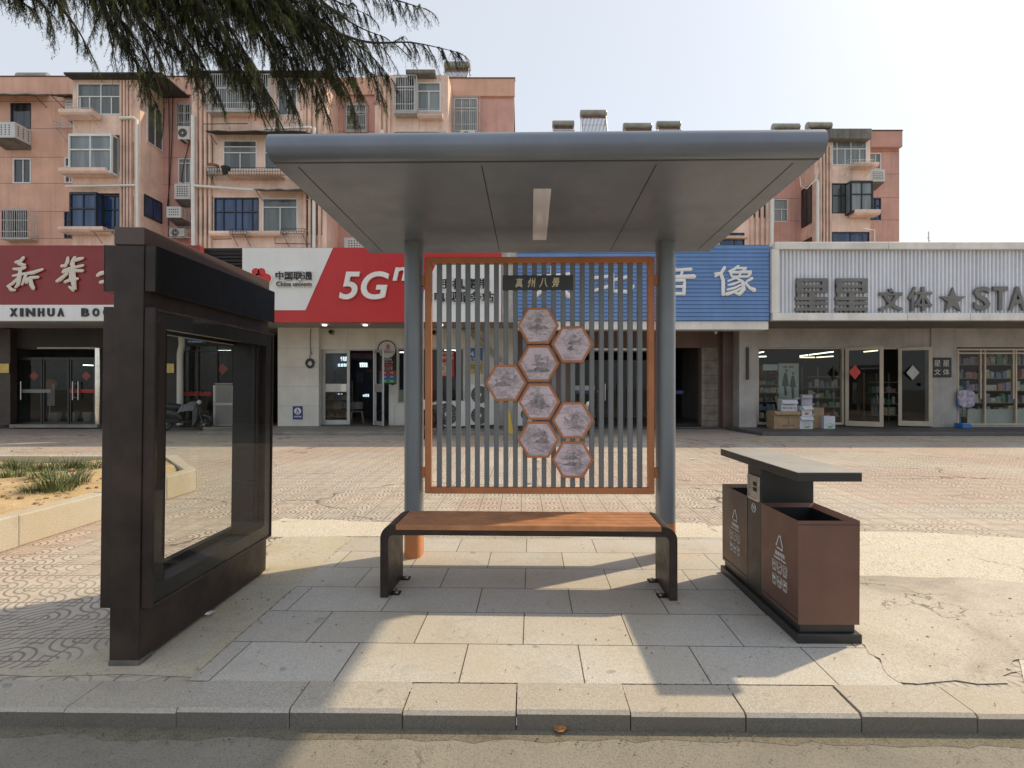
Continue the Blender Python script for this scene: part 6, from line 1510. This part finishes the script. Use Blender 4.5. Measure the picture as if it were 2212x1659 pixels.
def spray(p, d, L, dens=1.):
    """one drooping branchlet with hanging twigs"""
    n = max(5, int(L/.06)); pts = [p]; v = d.normalized()
    for k in range(n):
        v = (v+Vector((rr.uniform(-.14, .14), rr.uniform(-.14, .14), -.10+rr.uniform(-.07, .06)))).normalized()
        pts.append(pts[-1]+v*L/n)
    LIMB.tube(pts, [.0075*(1-k/(n+1))+.0015 for k in range(n+1)], 4, False)
    tone = rr.choices((0, 1, 2), (5, 3, 2))[0]
    for k in range(1, n+1):
        needles(pts[k-1], pts[k], int(10*dens), .036, tone)
        for s in (-1, 1):
            if rr.random() < .12: continue
            h = Vector((v.y, -v.x, 0))*s; tl = rr.uniform(.07, .26)*(1-.45*k/n)
            td = (h*rr.uniform(.3, 1.)+v*.55+Vector((0, 0, -.7))+Vector((rr.uniform(-.3, .3), rr.uniform(-.3, .3), 0))).normalized()
            q = pts[k]+td*tl*.55; q2 = q+(td+Vector((0, 0, -.4))).normalized()*tl*.45
            needles(pts[k], q, int(10*dens), .034, tone); needles(q, q2, int(9*dens), .032, tone)
def limb(px, side=1., L=(.4, .8), start=.35, dens=1., step=.095):
    pts = [TB+Vector((.1, .1, px[0]))]+[PP(a, b, Y) for a, b, Y in px[1:]]
    # smooth and resample
    fine = []
    for k in range(len(pts)-1):
        p0, p1, p2, p3 = pts[max(k-1, 0)], pts[k], pts[k+1], pts[min(k+2, len(pts)-1)]
        for q in range(10):
            t_ = q/10; fine.append(.5*((2*p1)+(p2-p0)*t_+(2*p0-5*p1+4*p2-p3)*t_**2+(3*p1-p0-3*p2+p3)*t_**3))
    fine.append(pts[-1]); N_ = len(fine)
    LIMB.tube(fine, [.032*(1-k/N_)**1.1+.003 for k in range(N_)], 7, False)
    tot = sum((fine[k+1]-fine[k]).length for k in range(N_-1)); acc = 0; nxt = tot*start
    for k in range(N_-1):
        seg = fine[k+1]-fine[k]; acc += seg.length
        while acc > nxt:
            p = fine[k+1]; d = seg.normalized(); f = acc/tot
            for s in (-1, 1):
                h = Vector((d.y, -d.x, 0)).normalized()*s
                lat = rr.uniform(.4, 2.0)
                dd = d*rr.uniform(.35, 1.)+h*lat*side+Vector((0, 0, rr.uniform(-1.1, .05)))
                spray(p, dd, rr.uniform(L[0]*1.1, L[1]*1.45)*(1.1-.75*f**3), dens)
            nxt += step*rr.uniform(.7, 1.3)
    spray(fine[-1], fine[-1]-fine[-3], .22, dens)
limb([6.8, (470, -60, 6.3), (640, 30, 6.6), (780, 88, 6.8), (890, 92, 6.9), (985, 112, 6.9)], .5, (.22, .52), .45)
limb([7.6, (560, -150, 6.6), (740, -40, 6.9), (840, -5, 7.0), (915, 18, 7.0)], .5, (.25, .5), .5)
limb([6.6, (300, -90, 5.6), (430, 10, 5.9), (520, 110, 6.1), (585, 210, 6.2)], .8, (.3, .62), .4)
limb([6.9, (420, -110, 6.0), (560, 0, 6.3), (650, 90, 6.5), (700, 190, 6.6)], .8, (.3, .6), .4)
limb([7.0, (500, -90, 6.5), (640, 10, 6.8), (730, 100, 7.0), (775, 190, 7.0)], .8, (.3, .6), .45)
limb([7.1, (560, -70, 6.9), (690, 40, 7.2), (790, 110, 7.3), (845, 170, 7.3)], .7, (.25, .5), .5)
limb([6.3, (130, -90, 5.2), (230, 40, 5.4), (290, 130, 5.6), (338, 225, 5.7)], .6, (.25, .48), .42)
limb([6.5, (250, -100, 5.5), (340, 10, 5.7), (400, 90, 5.8), (425, 165, 5.9)], .7, (.3, .55), .4)
limb([6.4, (300, -60, 5.8), (400, 40, 6.1), (470, 110, 6.2), (505, 150, 6.2)], .8, (.3, .55), .4)
limb([6.2, (60, -80, 4.9), (120, 0, 5.0), (165, 60, 5.1), (188, 100, 5.15)], .5, (.15, .32), .5)
limb([6.2, (0, -90, 4.7), (60, -20, 4.8), (100, 20, 4.9), (112, 55, 4.9)], .5, (.15, .3), .5, .8)
limb([6.1, (-20, -40, 4.7), (30, -8, 4.8), (62, 14, 4.8)], .4, (.12, .24), .6, .8)
limb([6.6, (330, -140, 5.9), (480, -60, 6.3), (600, -10, 6.5), (720, 20, 6.7)], .9, (.3, .6), .45)
limb([6.5, (220, -110, 5.5), (300, -30, 5.6), (350, 30, 5.8), (372, 90, 5.8)], .8, (.3, .5), .45)
limb([6.7, (420, -150, 6.3), (600, -60, 6.7), (700, -10, 6.9), (790, 30, 7.0)], .7, (.3, .5), .5)
limb([6.7, (360, -120, 6.0), (470, -40, 6.2), (560, 40, 6.4), (612, 130, 6.5)], .8, (.3, .65), .45)
limb([6.8, (430, -110, 6.4), (580, -20, 6.7), (680, 60, 6.9), (735, 130, 6.9)], .8, (.3, .65), .45)
limb([6.4, (200, -100, 5.3), (270, -20, 5.5), (315, 60, 5.6), (350, 140, 5.7)], .7, (.25, .5), .45)
limb([6.4, (150, -110, 5.2), (210, -40, 5.3), (240, 10, 5.4), (262, 70, 5.4)], .7, (.25, .45), .45)
limb([6.6, (340, -130, 6.0), (450, -70, 6.2), (560, -20, 6.4), (650, 20, 6.5)], .9, (.3, .65), .45)
limb([7.0, (500, -120, 6.7), (650, -30, 7.0), (760, 50, 7.2), (830, 80, 7.2)], .7, (.25, .5), .5)
limb([6.5, (240, -130, 5.6), (340, -60, 5.8), (430, 0, 6.0), (500, 60, 6.1)], .9, (.3, .65), .45)
limb([6.6, (320, -140, 6.3), (440, -60, 6.6), (540, 30, 6.8), (600, 90, 6.9), (650, 150, 7.0)], 1., (.35, .7), .5)
limb([6.7, (420, -130, 6.8), (560, -40, 7.1), (660, 50, 7.3), (720, 120, 7.4), (760, 170, 7.4)], 1., (.3, .6), .5)
limb([6.5, (260, -130, 6.0), (380, -40, 6.3), (470, 50, 6.5), (540, 130, 6.6)], 1., (.35, .7), .5)
limb([6.3, (100, -130, 5.2), (180, -50, 5.4), (250, 30, 5.5), (310, 110, 5.6), (335, 165, 5.6)], .8, (.25, .5), .5)
for e, Y in (((470, 205), 6.2), ((560, 232), 6.4), ((640, 240), 6.6), ((700, 232), 6.8), ((765, 240), 7.0), ((822, 205), 7.2), ((655, 190), 6.9), ((600, 262), 6.3), ((520, 175), 6.6), ((735, 180), 7.3), ((415, 150), 6.1)):
    ex, ey = e; limb([6.6+rr.uniform(-.3, .4), (ex-300+rr.uniform(-20, 20), -140, Y-.5), (ex-170, -30, Y-.25), (ex-75+rr.uniform(-15, 15), ey*.42, Y-.1), (ex-18, ey*.8, Y), (ex, ey, Y)], 1., (.32, .62), .5)
add('limb', LIMB, bark, CE)
for k, c in enumerate(((.038, .048, .026), (.062, .078, .038), (.14, .17, .075))):
    add('foliage', NEED[k], mat('cedar_needle_%d' % k, c, .7, 0, .35, 3, spec=.2), CE)
